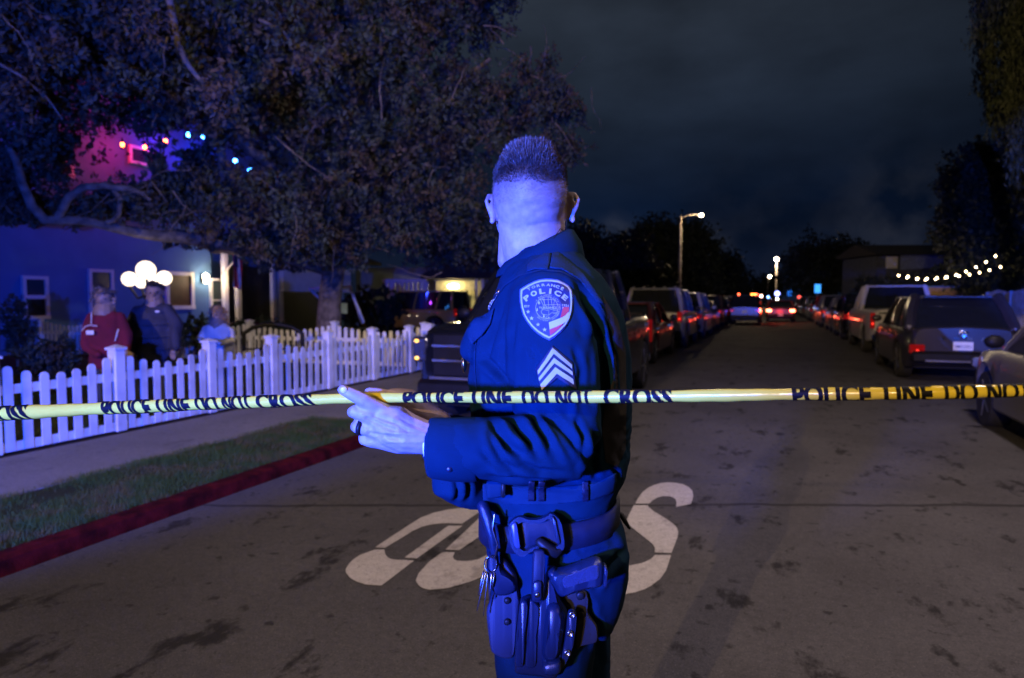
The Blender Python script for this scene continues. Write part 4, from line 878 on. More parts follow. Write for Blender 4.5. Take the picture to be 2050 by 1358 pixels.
def wrinkle(v, nrm, amp, sc, an=.9, seed=3):      # thin ridged creases
    out_ = []
    for p in v:
        q = Vector((p[0]*sc*.55+p[2]*sc*an*.6+seed, p[1]*sc*.6, p[2]*sc-p[0]*sc*an*.5)); n0 = 1-abs(noise.noise(q))*3.2; m0 = noise.noise(Vector(tuple(p*7))+Vector((seed, 0, 0)))
        out_.append(max(n0, 0)**2*max(0, m0+.25))
    return v-nrm*(np.array(out_)*amp)[:, None]
M_skin = mat('skin', (.36, .27, .27), .5, 0, .16, 70, .16, 420, sub=.05, spec=.4)
def add_stubble(m):
    nt = m.node_tree; N = nt.nodes.new; L = nt.links.new; b_ = nt.nodes['Principled BSDF']; src = b_.inputs['Base Color'].links[0].from_socket
    tc = N('ShaderNodeTexCoord'); sp = N('ShaderNodeSeparateXYZ'); L(tc.outputs['Object'], sp.inputs[0])
    nz_ = N('ShaderNodeTexNoise'); nz_.inputs['Scale'].default_value = 42; nz_.inputs['Detail'].default_value = 5; L(tc.outputs['Object'], nz_.inputs['Vector'])
    ma = N('ShaderNodeMath'); ma.operation = 'MULTIPLY_ADD'; L(nz_.outputs[0], ma.inputs[0]); ma.inputs[1].default_value = .035; L(sp.outputs['Z'], ma.inputs[2])
    f1 = N('ShaderNodeMapRange'); L(ma.outputs[0], f1.inputs[0]); f1.inputs[1].default_value = O(1060, 432, 1.42).z+.0175; f1.inputs[2].default_value = O(1060, 340, 1.42).z+.0175; f1.inputs[4].default_value = .86
    f2 = N('ShaderNodeMapRange'); L(sp.outputs['Y'], f2.inputs[0]); f2.inputs[1].default_value = .05; f2.inputs[2].default_value = .09; f2.inputs[3].default_value = 1; f2.inputs[4].default_value = 0
    mu = N('ShaderNodeMath'); mu.operation = 'MULTIPLY'; L(f1.outputs[0], mu.inputs[0]); L(f2.outputs[0], mu.inputs[1])
    mx = N('ShaderNodeMix'); mx.data_type = 'RGBA'; L(mu.outputs[0], mx.inputs[0]); L(src, mx.inputs[6]); mx.inputs[7].default_value = (.06, .042, .032, 1); L(mx.outputs[2], b_.inputs['Base Color'])
add_stubble(M_skin)
M_shirt = mat('navy_twill', (.0015, .017, .036), .85, 0, .10, 20, .10, 900, spec=.08)
M_shirt2 = mat('navy_twill_lighter', (.003, .021, .044), .8, 0, .12, 20, .10, 900, spec=.12)
M_back = mat('dark_grey_fabric', (.018, .017, .020), .85, 0, .15, 30, .15, 700, spec=.2)
M_leather = mat('black_nylon_belt', (.006, .010, .024), .55, 0, .2, 40, .12, 400, spec=.25)
M_kydex = mat('holster_polymer', (.004, .010, .026), .36, 0, .12, 30, .08, 500, spec=.5)
M_gun = mat('pistol_polymer', (.005, .013, .032), .32, 0, .15, 60, .2, 700, spec=.55)
M_steel = mat('steel_fittings', (.4, .4, .42), .25, 1, .1)
M_gold = mat('gold_badge', (.75, .48, .2), .25, 1, .1)

# ---- body: head, neck, trunk core and both arms to the fingertips in one skin
HD = 1.5
b = MB()
hc = O(1061, 392, HD)
def E(px, py, d, rx_, ry_, rz_, M=None): b.ell(O(px, py, d), (rx_, ry_, rz_), 20, 14, M)
E(1061, 388, 1.475, .0795, .088, .098); E(1061, 365, 1.515, .078, .098, .078); E(1061, 418, 1.50, .073, .085, .075); E(1034, 352, 1.505, .043, .07, .038); E(1089, 352, 1.505, .041, .07, .038)
E(1052, 440, 1.565, .061, .062, .075); E(1040, 460, 1.59, .048, .05, .045); E(1022, 440, 1.56, .033, .04, .05)                      # face and jaw, turned away
E(1040, 420, 1.66, .014, .022, .022); E(1040, 452, 1.645, .022, .012, .010); E(1028, 395, 1.635, .02, .012, .01); E(1056, 395, 1.637, .02, .012, .01)   # nose, mouth, brows
b.tube([O(1062, 385, 1.50), O(1063, 425, 1.497), O(1065, 462, 1.495), O(1068, 500, 1.49), O(1078, 545, 1.50)], [.074, .0735, .0725, .066, .062], 26)
b.tube([O(1030, 460, 1.53), O(1040, 520, 1.53)], [.035, .05], 12)
E(1110, 745, 1.5, .12, .14, .19); E(1110, 950, 1.5, .11, .13, .2)
b.tube([O(1095, 600, 1.35), O(1110, 740, 1.28), O(1125, 885, 1.25), O(1000, 893, 1.21), O(880, 878, 1.185)], [.05, .045, .042, .036, .029], 14)
b.tube([O(1090, 600, 1.66), O(1070, 760, 1.66), O(1030, 880, 1.56), O(920, 880, 1.37), O(868, 855, 1.29)], [.05, .045, .042, .034, .028], 14)
# ears
for (px, py, d, s, yaw_) in ((989, 418, 1.535, -1, .55), (1139, 415, 1.50, 1, .9)):
    Mx = Matrix.Rotation(s*yaw_, 3, 'Z') @ Matrix.Rotation(s*.12, 3, 'Y')
    c0 = O(px, py, d)
    rim_ = [(0, -.012, -.030), (s*.001, -.010, -.018), (s*.004, -.017, .0), (s*.006, -.019, .016), (s*.004, -.010, .029), (s*.001, .004, .031), (-s*.002, .012, .024)]
    b.tube([c0+Mx @ Vector(q) for q in rim_], [.0065, .0055, .0048, .005, .005, .0046, .005], 8)
    b.ell(c0+Mx @ Vector((-s*.004, .0, 0)), (.0050, .0175, .0300), 12, 8, Mx)
# left hand (near): back of the hand to the camera, index pointing along the tape
hb = lambda rows, r_, fl=1: b.tube([O(*q) for q in rows], r_, 12, flat=fl)
hb([(890, 884, 1.185), (850, 876, 1.175), (815, 868, 1.172), (785, 852, 1.172), (768, 842, 1.174)], [.029, .030, .036, .038, .030])
b.tube([O(850, 868, 1.18), O(800, 845, 1.175), O(762, 822, 1.172)], [.024, .022, .0155], 12); b.tube([O(845, 885, 1.18), O(795, 886, 1.175), O(752, 882, 1.174)], [.022, .020, .0135], 12)
b.tube([O(835, 873, 1.17), O(790, 858, 1.165), O(757, 846, 1.165)], [.020, .019, .0145], 12); b.tube([O(840, 880, 1.175), O(790, 872, 1.167), O(751, 864, 1.168)], [.020, .019, .0140], 12)
hb([(768, 824, 1.171), (745, 811, 1.160), (727, 801, 1.154), (703, 789, 1.152), (685, 780, 1.153)], [.0145, .0125, .0122, .0108, .0088])          # index
hb([(760, 844, 1.166), (734, 832, 1.158), (712, 824, 1.160), (706, 825, 1.185), (722, 829, 1.208)], [.0145, .0125, .0122, .0105, .0088])           # middle, curled
hb([(756, 865, 1.168), (734, 859, 1.163), (716, 855, 1.166), (712, 854, 1.190), (728, 853, 1.208)], [.0135, .0120, .0118, .0102, .0085])           # ring
hb([(756, 884, 1.174), (742, 884, 1.172), (729, 880, 1.175), (727, 876, 1.195), (740, 872, 1.208)], [.0128, .0112, .0105, .0092, .008])            # little
hb([(810, 845, 1.195), (778, 830, 1.215), (752, 818, 1.222), (732, 812, 1.222)], [.016, .0135, .012, .010])                                       # thumb, inner side
for (px, py, d) in ((765, 822, 1.160), (756, 846, 1.156), (752, 866, 1.158)): b.ell(O(px, py, d), (.0115, .0085, .0105), 10, 8)
# right hand (far): behind the tape
b.tube([O(880, 850, 1.30), O(845, 832, 1.285), O(812, 812, 1.275), O(790, 805, 1.27)], [.028, .027, .034, .028], 12)
for q, r_ in (([(800, 800, 1.262), (775, 791, 1.255), (752, 787, 1.252), (738, 785, 1.25)], [.0125, .011, .0105, .009]), ([(800, 806, 1.285), (772, 797, 1.287), (756, 800, 1.275), (760, 808, 1.26)], [.0125, .011, .0105, .009]),
              ([(806, 818, 1.295), (780, 812, 1.30), (764, 816, 1.288), (768, 822, 1.27)], [.0125, .011, .0105, .009]), ([(810, 830, 1.30), (788, 826, 1.305), (775, 828, 1.295), (778, 832, 1.28)], [.011, .010, .0095, .008]),
              ([(825, 812, 1.26), (800, 796, 1.245), (779, 790, 1.24)], [.014, .012, .010])):
    b.tube([O(*x) for x in q], r_, 10)
v, fq, nf, sm = remesh(b, .0028, 3)
P2 = o2px(v); vs_ = sm(v, 70); wm = np.clip((P2[:, 0]-1000)/12, 0, 1)*np.clip((1126-P2[:, 0])/12, 0, 1)*(P2[:, 1] < 540)*np.clip((.04-v[:, 1])/.02, 0, 1); v = v+(vs_-v)*wm[:, None]
nr_ = nf(v); P2 = o2px(v)
for amp, wd, ln in ((-.0040, 4, [(735, 838), (765, 852), (790, 862)]), (-.0036, 4, [(740, 868), (770, 874), (800, 880)]), (-.0030, 4, [(750, 833), (790, 848), (815, 862)]), (.0020, 3, [(765, 865), (800, 868), (850, 872)]), (.0020, 3, [(770, 848), (810, 856), (850, 866)]),
                    (.0018, 3, [(775, 884), (815, 885), (850, 884)]), (-.0007, 2, [(724, 793), (732, 808)]), (-.0007, 2, [(715, 815), (718, 832)]), (-.0012, 3, [(795, 835), (820, 848), (850, 860)])):
    dd, tt = seg_dist(P2, ln); v += nr_*(amp*np.exp(-(dd/wd)**2)*(v[:, 1] < -.27)*np.clip(-nr_[:, 1]*2, 0, 1))[:, None]
dd, tt = seg_dist(P2, [(1015, 520), (1000, 470), (992, 440)]); 
hm = P2[:, 1] < 520
for amp, wd, ln in ((-.0009, 6, [(1075, 425), (1110, 418), (1128, 412)]), (-.0006, 6, [(1060, 412), (1095, 405)]), (.0015, 9, [(1045, 400), (1080, 395), (1115, 400)]), (-.0022, 12, [(1035, 430), (1040, 480)]), (-.0012, 4, [(1060, 452), (1100, 445), (1128, 450)]), (.002, 10, [(1012, 455), (1030, 500)])):
    dd, tt = seg_dist(P2, ln); v += nr_*(amp*np.exp(-(dd/wd)**2)*hm*np.clip(-nr_[:, 1]*1.5, 0, 1))[:, None]
body = mesh_obj('body', v, fq, M_skin, off); BODY_V = v; BODY_N = nf(v)
# cropped hair on the scalp: real hairs, dense on top, a fade of stubble at the sides
M_hair = mat('brown_hair', (.028, .018, .013), .6, 0, .4, 90, spec=.5); M_hairl = mat('light_brown_hair', (.11, .075, .05), .5, 0, .4, 90, spec=.5)
M_stub = mat('stubble', (.16, .11, .085), .6, 0, .3, 90, spec=.3)
P2 = o2px(v); r = np.random.default_rng(4)
tri_c = v[fq].mean(1); tri_n = BODY_N[fq].mean(1); pc_ = o2px(tri_c); 
jit = np.array([noise.noise(Vector(tuple(c*60))) for c in tri_c])*7+np.array([noise.noise(Vector(tuple(c*14))) for c in tri_c])*10
fr_ = np.clip((tri_c[:, 1]-.06)/.05, 0, 1)      # hairline higher at the face
noear = (np.abs(pc_[:, 0]-1061) < 77)
top = (pc_[:, 1]+jit < 335) & (tri_c[:, 1] < .13)
mid = (pc_[:, 1]+jit < 366) & ~top & (tri_c[:, 1] < .10)
mid &= noear; low = noear & (pc_[:, 1]+jit*1.4 < 412) & ~top & ~mid & (tri_c[:, 1] < .08)
def hairs(sel, per, ln, wd, m_, name, up=.55, fwd=.0, rnd=.22):
    c = tri_c[sel].repeat(per, 0); n_ = tri_n[sel].repeat(per, 0); m = len(c); py_ = pc_[sel][:, 1].repeat(per)
    if not isinstance(ln, float): ln_ = np.interp(py_, ln[0], ln[1])[:, None]
    else: ln_ = ln
    c = c+r.normal(0, .0016, (m, 3)); g = n_*1.0+np.array([fwd, .0, up])+r.normal(0, rnd, (m, 3))+np.array([[noise.noise(Vector(tuple(q*70)))*.9, noise.noise(Vector(tuple(q*70+7)))*.9, 0] for q in c]); g /= np.linalg.norm(g, axis=1, keepdims=True)
    l_ = ln_*(.55+.75*r.random((m, 1))); s = np.cross(g, r.normal(size=(m, 3))); s /= np.linalg.norm(s, axis=1, keepdims=True)
    c = c-n_*.001; mid_ = c+g*l_*.55+s*0; tip = c+g*l_+np.array([.10, 0, -.05])*l_*(r.random((m, 1)))
    vv = np.stack([c-s*wd, c+s*wd, mid_+s*wd*.8, mid_-s*wd*.8, tip], 1).reshape(-1, 3)
    k = np.arange(m)*5; f4 = np.stack([k, k+1, k+2, k+3], 1); f3 = np.stack([k+3, k+2, k+4, k+4], 1)
    fs = [tuple(a) for a in f4]+[tuple(a[:3]) for a in f3]
    return mesh_obj(name, vv, fs, m_, off, False)
h1_ = hairs(top, 5, ([300, 318, 338], [.016, .0095, .005]), .00055, M_hair, 'hair', 1.5, -.1)
o_ = hairs(top & (pc_[:, 1] < 322) & (r.random(len(top)) < .5), 2, ([300, 322], [.020, .010]), .0008, M_hairl, 'hair_tips', 1.7, -.25, .4); o_.parent = h1_
o_ = hairs(mid, 5, ([335, 366], [.008, .0035]), .0004, M_hair, 'hair_sides', .2); o_.parent = h1_
o_ = hairs(low, 2, ([366, 412], [.0035, .0018]), .0003, M_stub, 'hair_fade', -.6, .2); o_.parent = h1_

# ---- uniform shirt with the left sleeve
s_ = MB()
s_.rings(torso_rings([(478, 1052, 1142, .06, 1.50), (494, 1036, 1152, .078, 1.50), (512, 1026, 1165, .105, 1.5), (535, 1012, 1182, .145, 1.5), (560, 1000, 1204, .185, 1.5), (600, 987, 1230, .205, 1.5), (650, 968, 1248, .21, 1.5), (700, 946, 1257, .205, 1.5), (760, 938, 1261, .20, 1.5), (830, 942, 1260, .19, 1.5),
                      (900, 948, 1256, .185, 1.5), (945, 955, 1248, .175, 1.5), (975, 962, 1232, .165, 1.5), (1000, 966, 1222, .16, 1.5)], e=2.5))
tube_px(s_, [(1098, 572, 1.40, .070), (1100, 606, 1.35, .082), (1103, 660, 1.325, .088), (1106, 730, 1.30, .088), (1112, 810, 1.285, .083), (1122, 868, 1.27, .078), (1112, 893, 1.25, .074), (1070, 900, 1.225, .066), (1015, 900, 1.21, .060), (960, 897, 1.20, .055), (915, 895, 1.192, .052), (890, 894, 1.188, .047)], 22)
tube_px(s_, [(1110, 570, 1.60, .07), (1100, 640, 1.68, .08), (1085, 760, 1.69, .075), (1050, 880, 1.60, .07), (975, 905, 1.47, .06), (905, 880, 1.36, .052)], 16)
tube_px(s_, [(905, 925, 1.34, .040), (905, 962, 1.34, .046), (940, 985, 1.36, .036), (985, 985, 1.40, .04)], 14)
s_.tube([O(965, 660, 1.42), O(950, 700, 1.42)], [.03, .035], 12)
v, fq, nf, sm = remesh(s_, .0042, 7)
n_ = nf(v)
FL = [(-.012, 7, [(1010, 605), (992, 640), (977, 690), (968, 718), (990, 738), (1025, 770)]), (-.007, 5, [(985, 735), (1010, 760), (1030, 778)]),
      (.006, 9, [(1020, 640), (1000, 700), (1010, 740)]), (-.004, 5, [(955, 670), (950, 720), (955, 790)]),
      (-.011, 7, [(980, 832), (996, 866), (1018, 893), (1050, 916)]), (-.008, 6, [(977, 852), (985, 882), (1005, 924), (1040, 953)]), (-.010, 6, [(1024, 833), (1040, 858), (1075, 905)]), (-.008, 6, [(1058, 825), (1075, 850), (1110, 900)]),
      (-.008, 7, [(1085, 822), (1120, 850), (1160, 900), (1185, 935)]), (.008, 8, [(1000, 835), (1020, 870), (1060, 905)]), (.007, 8, [(1042, 832), (1065, 865), (1098, 915)]), (.006, 8, [(1070, 838), (1100, 870), (1140, 930)]),
      (-.006, 5, [(960, 900), (985, 925), (1020, 950)]), (-.007, 6, [(1040, 925), (1080, 945), (1130, 948)]), (.005, 8, [(1000, 945), (1050, 960), (1110, 965)]), (-.006, 5, [(1150, 830), (1165, 870), (1178, 930)]),
      (-.010, 8, [(1150, 560), (1185, 620), (1198, 690)]), (-.011, 7, [(1165, 600), (1205, 680), (1210, 770), (1205, 850)]), (.007, 9, [(1190, 640), (1222, 720), (1224, 800)]), (-.005, 5, [(1215, 640), (1232, 720), (1230, 790)]),
      (-.005, 5, [(1120, 560), (1155, 590), (1180, 640)]), (-.004, 6, [(1060, 690), (1075, 720), (1066, 760)]), (-.004, 6, [(1150, 690), (1165, 740), (1160, 800)]), (-.003, 5, [(1030, 640), (1025, 700)]),
      (-.010, 5, [(912, 958), (917, 985), (913, 1003)]), (-.006, 5, [(935, 965), (938, 1000)]), (-.010, 6, [(975, 955), (1080, 962), (1180, 968)]), (-.006, 4, [(1218, 930), (1235, 945), (1240, 965)]),
      (-.004, 4, [(930, 700), (945, 760), (944, 820)]), (-.009, 6, [(1192, 860), (1188, 920), (1195, 960)]), (.004, 7, [(1130, 760), (1150, 800), (1150, 850)])]
v = folds(v, n_, FL); n_ = nf(v); v = nz_disp(v, n_, .0035, 16); v = nz_disp(v, nf(v), .0022, 38, 9); v = wrinkle(v, nf(v), .0036, 24, .9); v = sm(v, 1)
# hem: keep only what lies above the belt line
shirt = mesh_obj('shirt', v, fq, M_shirt, off)
bvh_sh = BVHTree.FromPolygons([tuple(p) for p in v], [tuple(q) for q in fq])
eye = Vector((-OX, -OD, HC))
def cast(px, py, bv=None, off_=.001):
    x, y, z = dirpx(px, py); d_ = Vector((x, y, z)).normalized(); h = (bv or bvh_sh).ray_cast(eye, d_)
    if h[0] is None: return None
    n = h[1]; n = -n if n.dot(d_) > 0 else n
    return h[0]+n*off_*.4-d_*off_*.8
def drape(name, polys, m_, parent, off_=.0015, maxlen=5, thick=0, bv=None, smooth=True):
    """cloth appliqué cut to an outline and laid on the surface below it; polys = list of (pts, faces) in photo pixels"""
    vv, ff = [], []
    for pts, faces in polys:
        if faces is None:
            pts = [(a, b_, 0) for a, b_ in pts]; faces = [tuple(t3) for t3 in tessellate_polygon([[Vector(q) for q in pts]])]
        p2, f2 = split_faces(pts, faces, maxlen); hit = [cast(a, b_, bv, off_) for a, b_, _ in p2]
        last = next((h for h in hit if h is not None), None)
        if last is None: continue
        for i, h in enumerate(hit):
            if h is None: hit[i] = min((g for g in hit if g is not None), key=lambda g, i=i: 0) if False else last
            else: last = h
        k = len(vv); vv += hit; ff += [tuple(k+i for i in q) for q in f2]
    if not vv: return None
    if thick:
        n0 = len(vv); 
        bm = bmesh.new(); bs = [bm.verts.new(q) for q in vv]
        for q in ff:
            try: bm.faces.new([bs[i] for i in q])
            except ValueError: pass
        bm.normal_update()
        if sum(f_.normal.y for f_ in bm.faces) > 0: bmesh.ops.reverse_faces(bm, faces=bm.faces)
        r_ = bmesh.ops.extrude_face_region(bm, geom=list(bm.faces)); bm.normal_update()
        for g in r_['geom']:
            if isinstance(g, bmesh.types.BMVert): g.co += Vector((0, -thick, 0))
        bm.verts.index_update(); vv = [q.co.copy() for q in bm.verts]; ff = [tuple(q.index for q in f_.verts) for f_ in bm.faces]; bm.free()
    return mesh_obj(name, vv, ff, m_, parent, smooth)
def line_poly(ln, wd):               # ribbon of constant width along a polyline
    n = len(ln); L_, R_ = [], []
    for i in range(n):
        a = ln[max(i-1, 0)]; c = ln[min(i+1, n-1)]; dx_, dy_ = c[0]-a[0], c[1]-a[1]; q = math.hypot(dx_, dy_) or 1
        L_.append((ln[i][0]-dy_/q*wd/2, ln[i][1]+dx_/q*wd/2)); R_.append((ln[i][0]+dy_/q*wd/2, ln[i][1]-dx_/q*wd/2))
    pts = [(*p, 0) for p in L_+R_]; return pts, [(i, i+1, n+i+1, n+i) for i in range(n-1)]
# shoulder, sleeve and back seams, pocket, strap
se = [line_poly([(990, 600), (1010, 572), (1040, 552), (1085, 541), (1125, 545), (1165, 565), (1195, 600), (1220, 650), (1235, 710), (1240, 790)], 3.0), line_poly([(1066, 536), (1080, 533), (1112, 526)], 2.5), line_poly([(952, 672), (951, 740), (956, 800)], 2)]
drape('seam_piping', se, M_shirt2, shirt, .0022, 6)
drape('shoulder_strap', [([(1056, 530), (1075, 518), (1098, 502), (1104, 505), (1100, 530), (1096, 541), (1072, 540), (1055, 545)], None), ([(1106, 503), (1116, 505), (1165, 545), (1210, 610), (1196, 606), (1160, 562), (1125, 541), (1100, 538)], None)], M_shirt2, shirt, .003, 6, .0012)
drape('back_panel', [([(1205, 590), (1236, 640), (1252, 700), (1254, 800), (1252, 900), (1236, 935), (1212, 925), (1205, 860), (1212, 800), (1228, 760), (1229, 700), (1216, 640)], None)], M_back, shirt, .0015, 8)  # neutral dark grey area laid over the back of the shirt
drape('waistband', [([(965, 968), (1040, 975), (1120, 975), (1190, 968), (1236, 945), (1230, 985), (1190, 1000), (1120, 1008), (1040, 1010), (967, 1005)], None)], M_shirt2, shirt, .002, 8, .002)
for q in (1058, 1078, 1165): drape('waist_tab', [([(q, 962), (q+12, 962), (q+12, 1002), (q, 1002)], None)], M_leather, shirt, .006, 8, .003)
# cuff
cf_ = MB(); rs = []
for i, (px, py, d, rr) in enumerate(((958, 900, 1.203, .0575), (950, 900, 1.202, .0605), (905, 900, 1.194, .0585), (868, 897, 1.188, .0555), (862, 896, 1.187, .0535), (864, 896, 1.187, .0480))):
    c0 = O(px, py, d); rs.append([c0+Vector((.10*rr*math.cos(2*pi*k/36), rr*.94*math.cos(2*pi*k/36), rr*math.sin(2*pi*k/36)*.96)) for k in range(36)])
cf_.rings(rs, cap=False); cf_.build('cuff', M_shirt, off, True)
MB().ell(O(899, 940, 1.145), (.0055, .003, .0055), 12, 6).build('cuff_button', M_kydex, off, True)
# collar: a turned-down band round the neck
def collar(rows, th=.004):
    out_, in_ = [], []
    m = MB(); rs = []
    for r_i, (z_off, ex) in enumerate(rows):
        rs.append([p+Vector((0, 0, z_off)) for p in ex])
    m.rings(rs, cap=False); return m
base_pts = []; top_pts = []; low_pts = []
for k in range(40):
    a = 2*pi*k/40
    # neck ellipse centre, sloping: high at the back right, low at the front left
    ca, sa = math.cos(a), math.sin(a)
    c0 = O(1076, 500, 1.50); x = .068*ca; y = .082*sa
    zz = .036*ca+.006*max(0, -sa)*0
    top_pts.append(Vector((c0.x+x*1.0, c0.y+y, c0.z+zz+.008))); base_pts.append(Vector((c0.x+x*1.12+.002, c0.y+y*1.12, c0.z+zz+.004)))
    low_pts.append(Vector((c0.x+x*1.42+.006, c0.y+y*1.42, c0.z+zz*.6-.036)))
inn = [Vector((p.x*1.0, p.y, p.z-.04)) for p in top_pts]
cm = MB(); cm.rings([inn, top_pts, [p+Vector((0, 0, .002)) for p in base_pts], [(p+q)*.5+((p-Vector(O(1076, 500, 1.5))).normalized()*.006) for p, q in zip(base_pts, low_pts)], low_pts, [p*1.0+Vector((0, 0, -.004)) for p in low_pts], [(p+q)*.5-Vector((0, 0, .004)) for p, q in zip(base_pts, low_pts)]], cap=False)
cm.build('collar', M_shirt, off, True)
# ---- shoulder patch
z_ = lambda pts: [(1030+x/9.7, 550+y/9.7) for x, y in pts]
outl = z_([(620, 82), (500, 92), (380, 130), (250, 195), (105, 285), (98, 400), (105, 530), (125, 650), (165, 790), (230, 905), (330, 1040), (440, 1145), (560, 1225), (680, 1285), (790, 1215), (900, 1120), (1000, 1010), (1080, 870), (1120, 720), (1138, 560), (1140, 430), (1115, 300), (1060, 220), (960, 150), (850, 105), (730, 85)])
def shrink(pts, f_, c=(640, 620)):
    cx, cy = z_([c])[0]; return [(cx+(x-cx)*f_, cy+(y-cy)*f_) for x, y in pts]
M_pbase = mat('patch_blue', (.022, .040, .12), .6, 0, .1, 40); M_psil = mat('patch_silver', (.40, .42, .30), .6, .0, .1, 60); M_pred = mat('patch_red', (.55, .05, .06), .6); M_pdark = mat('patch_navy', (.008, .012, .05), .7)
patch = drape('shoulder_patch', [(outl, None)], mat('patch_edge', (.05, .08, .22), .6), off, .0015, 5, .0012)
r1, r2 = shrink(outl, .945), shrink(outl, .885); n = len(r1)
drape('patch_field', [(shrink(outl, .90), None)], M_pbase, patch, .0040, 5)
drape('patch_border', [([(*p, 0) for p in r1+r2], [(i, (i+1) % n, n+(i+1) % n, n+i) for i in range(n)])], M_psil, patch, .0052, 5)
drape('dark_field', [(z_([(700, 150), (860, 160), (980, 215), (1040, 300), (1062, 430), (1060, 600), (930, 620), (900, 560), (850, 450), (760, 390), (700, 380)]), None)], M_pdark, patch, .0044, 5)
def arc_text(s, cx, cy, rr, a0, a1, h, inner=False, bold=.02):
    """glyphs set round an arc (angles in degrees clockwise from the top), in photo pixels"""
    res = []; n = len(s)
    for i, ch in enumerate(s):
        if ch == ' ': continue
        vv, ff = text_mesh(ch, 1, bold, 2); vv = vv.copy(); w_ = np.ptp(vv[:, 0]); vv[:, 0] -= vv[:, 0].mean()
        a = R(a0+(a1-a0)*i/max(n-1, 1)); wl_ = abs(R(a1-a0))*rr/max(n-1, 1)*.80; sc_x = min(wl_/max(w_, .35), h*2.2); sc_y = h/.73
        q = []
        for x, y in vv:
            X_, Y_ = x*sc_x, (y-.36)*sc_y
            if inner: X_, Y_ = X_, Y_; q.append((cx+(rr-Y_*-1*-1)*math.sin(a)*1+X_*-math.cos(a)*-1, cy-(rr-Y_*-1*-1)*math.cos(a)+X_*math.sin(a), 0)) 
            else: q.append((cx+(rr+Y_)*math.sin(a)+X_*math.cos(a), cy-(rr+Y_)*math.cos(a)+X_*math.sin(a), 0))
        res.append((q, ff))
    return res
def line_text(s, x0, y0, x1, y1, h, bold=.02, cap=True):
    vv, ff = text_mesh(s, 1, bold, 2); vv = vv.copy(); x = (vv[:, 0]-vv[:, 0].min())/np.ptp(vv[:, 0]); y = vv[:, 1]/.73
    ux, uy = x1-x0, y1-y0; q = math.hypot(ux, uy); nx_, ny_ = uy/q, -ux/q
    return ([(x0+ux*a+nx_*b_*h, y0+uy*a+ny_*b_*h, 0) for a, b_ in zip(x, y)], ff)
cx, cy = z_([(620, 820)])[0]
drape('patch_lettering', arc_text('TORRANCE', *z_([(615, 900)])[0], 690/9.7, -28, 27, 50/9.7, bold=.03), M_psil, patch, .0056, 3, smooth=False)
drape('patch_lettering', arc_text('POLICE', *z_([(615, 900)])[0], 573/9.7, -40, 40, 100/9.7, bold=.05), M_psil, patch, .0056, 3, smooth=False)
sc_ = z_([(630, 655)])[0]
drape('patch_lettering', arc_text('\u00b7A BALANCED CITY\u00b7INDUSTRIAL', sc_[0], sc_[1], 243/9.7, -62, 150, 36/9.7, bold=.0), M_psil, patch, .0056, 3, smooth=False)
drape('patch_lettering', arc_text('LAICREMMOC\u00b7LAITNEDISER', sc_[0], sc_[1], 243/9.7, 290, 160, 36/9.7, bold=.0)[:0]+[line_text('TORRANCE', *z_([(480, 675)])[0], *z_([(820, 675)])[0], 4.2), line_text('CA', *z_([(610, 860)])[0], *z_([(690, 860)])[0], 4), line_text('EST', *z_([(203, 645)])[0], *z_([(312, 645)])[0], 4.4), line_text('1921', *z_([(915, 625)])[0], *z_([(1040, 640)])[0], 4.4)], M_psil, patch, .0058, 3, smooth=False)
# lower half of the seal legend reads left to right along the bottom
bt = []
s2 = 'RESIDENTIAL\u00b7COM'
for i, ch in enumerate(s2):
    a = R(222-(222-118)*i/(len(s2)-1)); vv, ff = text_mesh(ch, 1, 0, 2); vv = vv.copy(); vv[:, 0] -= vv[:, 0].mean()
    rr = 243/9.7; q = []
    for x, y in vv:
        X_, Y_ = x*4.0, (y-.36)*5.0; r_ = rr-Y_; q.append((sc_[0]+r_*math.sin(a)-X_*math.cos(a), sc_[1]-r_*math.cos(a)-X_*math.sin(a), 0))
    bt.append((q, ff))
drape('patch_lettering', bt, M_psil, patch, .0056, 3, smooth=False)
circ = lambda rr: line_poly([(sc_[0]+rr*math.sin(R(a)), sc_[1]-rr*math.cos(R(a))) for a in range(0, 361, 12)], .75)
seal = [circ(211/9.7)]+[line_poly(z_(q), .7) for q in ([(500, 480), (560, 600), (570, 660)], [(540, 460), (580, 560), (600, 650)], [(570, 450), (590, 600), (640, 640)], [(650, 440), (655, 560), (670, 700), (668, 790)], [(700, 450), (720, 560), (740, 650)], [(790, 490), (765, 560), (760, 700)], [(470, 500), (560, 500), (700, 495), (790, 510)], [(560, 600), (700, 600), (850, 600)], [(690, 690), (850, 680)],
        [(530, 700), (570, 670), (640, 675), (655, 720), (620, 700), (560, 690), (520, 720), (540, 770), (600, 790), (670, 795), (720, 750), (800, 745), (860, 740)], [(740, 720), (800, 705), (850, 730)], [(745, 770), (790, 760), (825, 775)])]
seal += [(z_([(455, 560), (480, 520), (510, 575), (490, 570), (485, 600)]), None), (z_([(440, 660), (455, 660), (462, 715), (430, 715)]), None), (z_([(570, 785), (580, 785), (595, 840), (558, 840)]), None)]
drape('seal_lines', seal, M_psil, patch, .0054, 3, smooth=False)
def star(cx, cy, rr): return ([(cx+(rr if i % 2 == 0 else rr*.42)*math.sin(i*pi/5), cy-(rr if i % 2 == 0 else rr*.42)*math.cos(i*pi/5)) for i in range(10)], None)
for a, b_ in ((275, 730), (343, 855), (465, 980), (590, 1078)): drape('star', [star(*z_([(a, b_)])[0], 4.6)], M_psil, patch, .0056, 3, smooth=False)
drape('red_stripe', [(z_([(940, 640), (1052, 640), (1050, 715), (980, 800), (880, 850), (905, 760)]), None), (z_([(682, 1075), (820, 1015), (950, 948), (860, 1060), (770, 1130), (690, 1190)]), None)], M_pred, patch, .0048, 4)
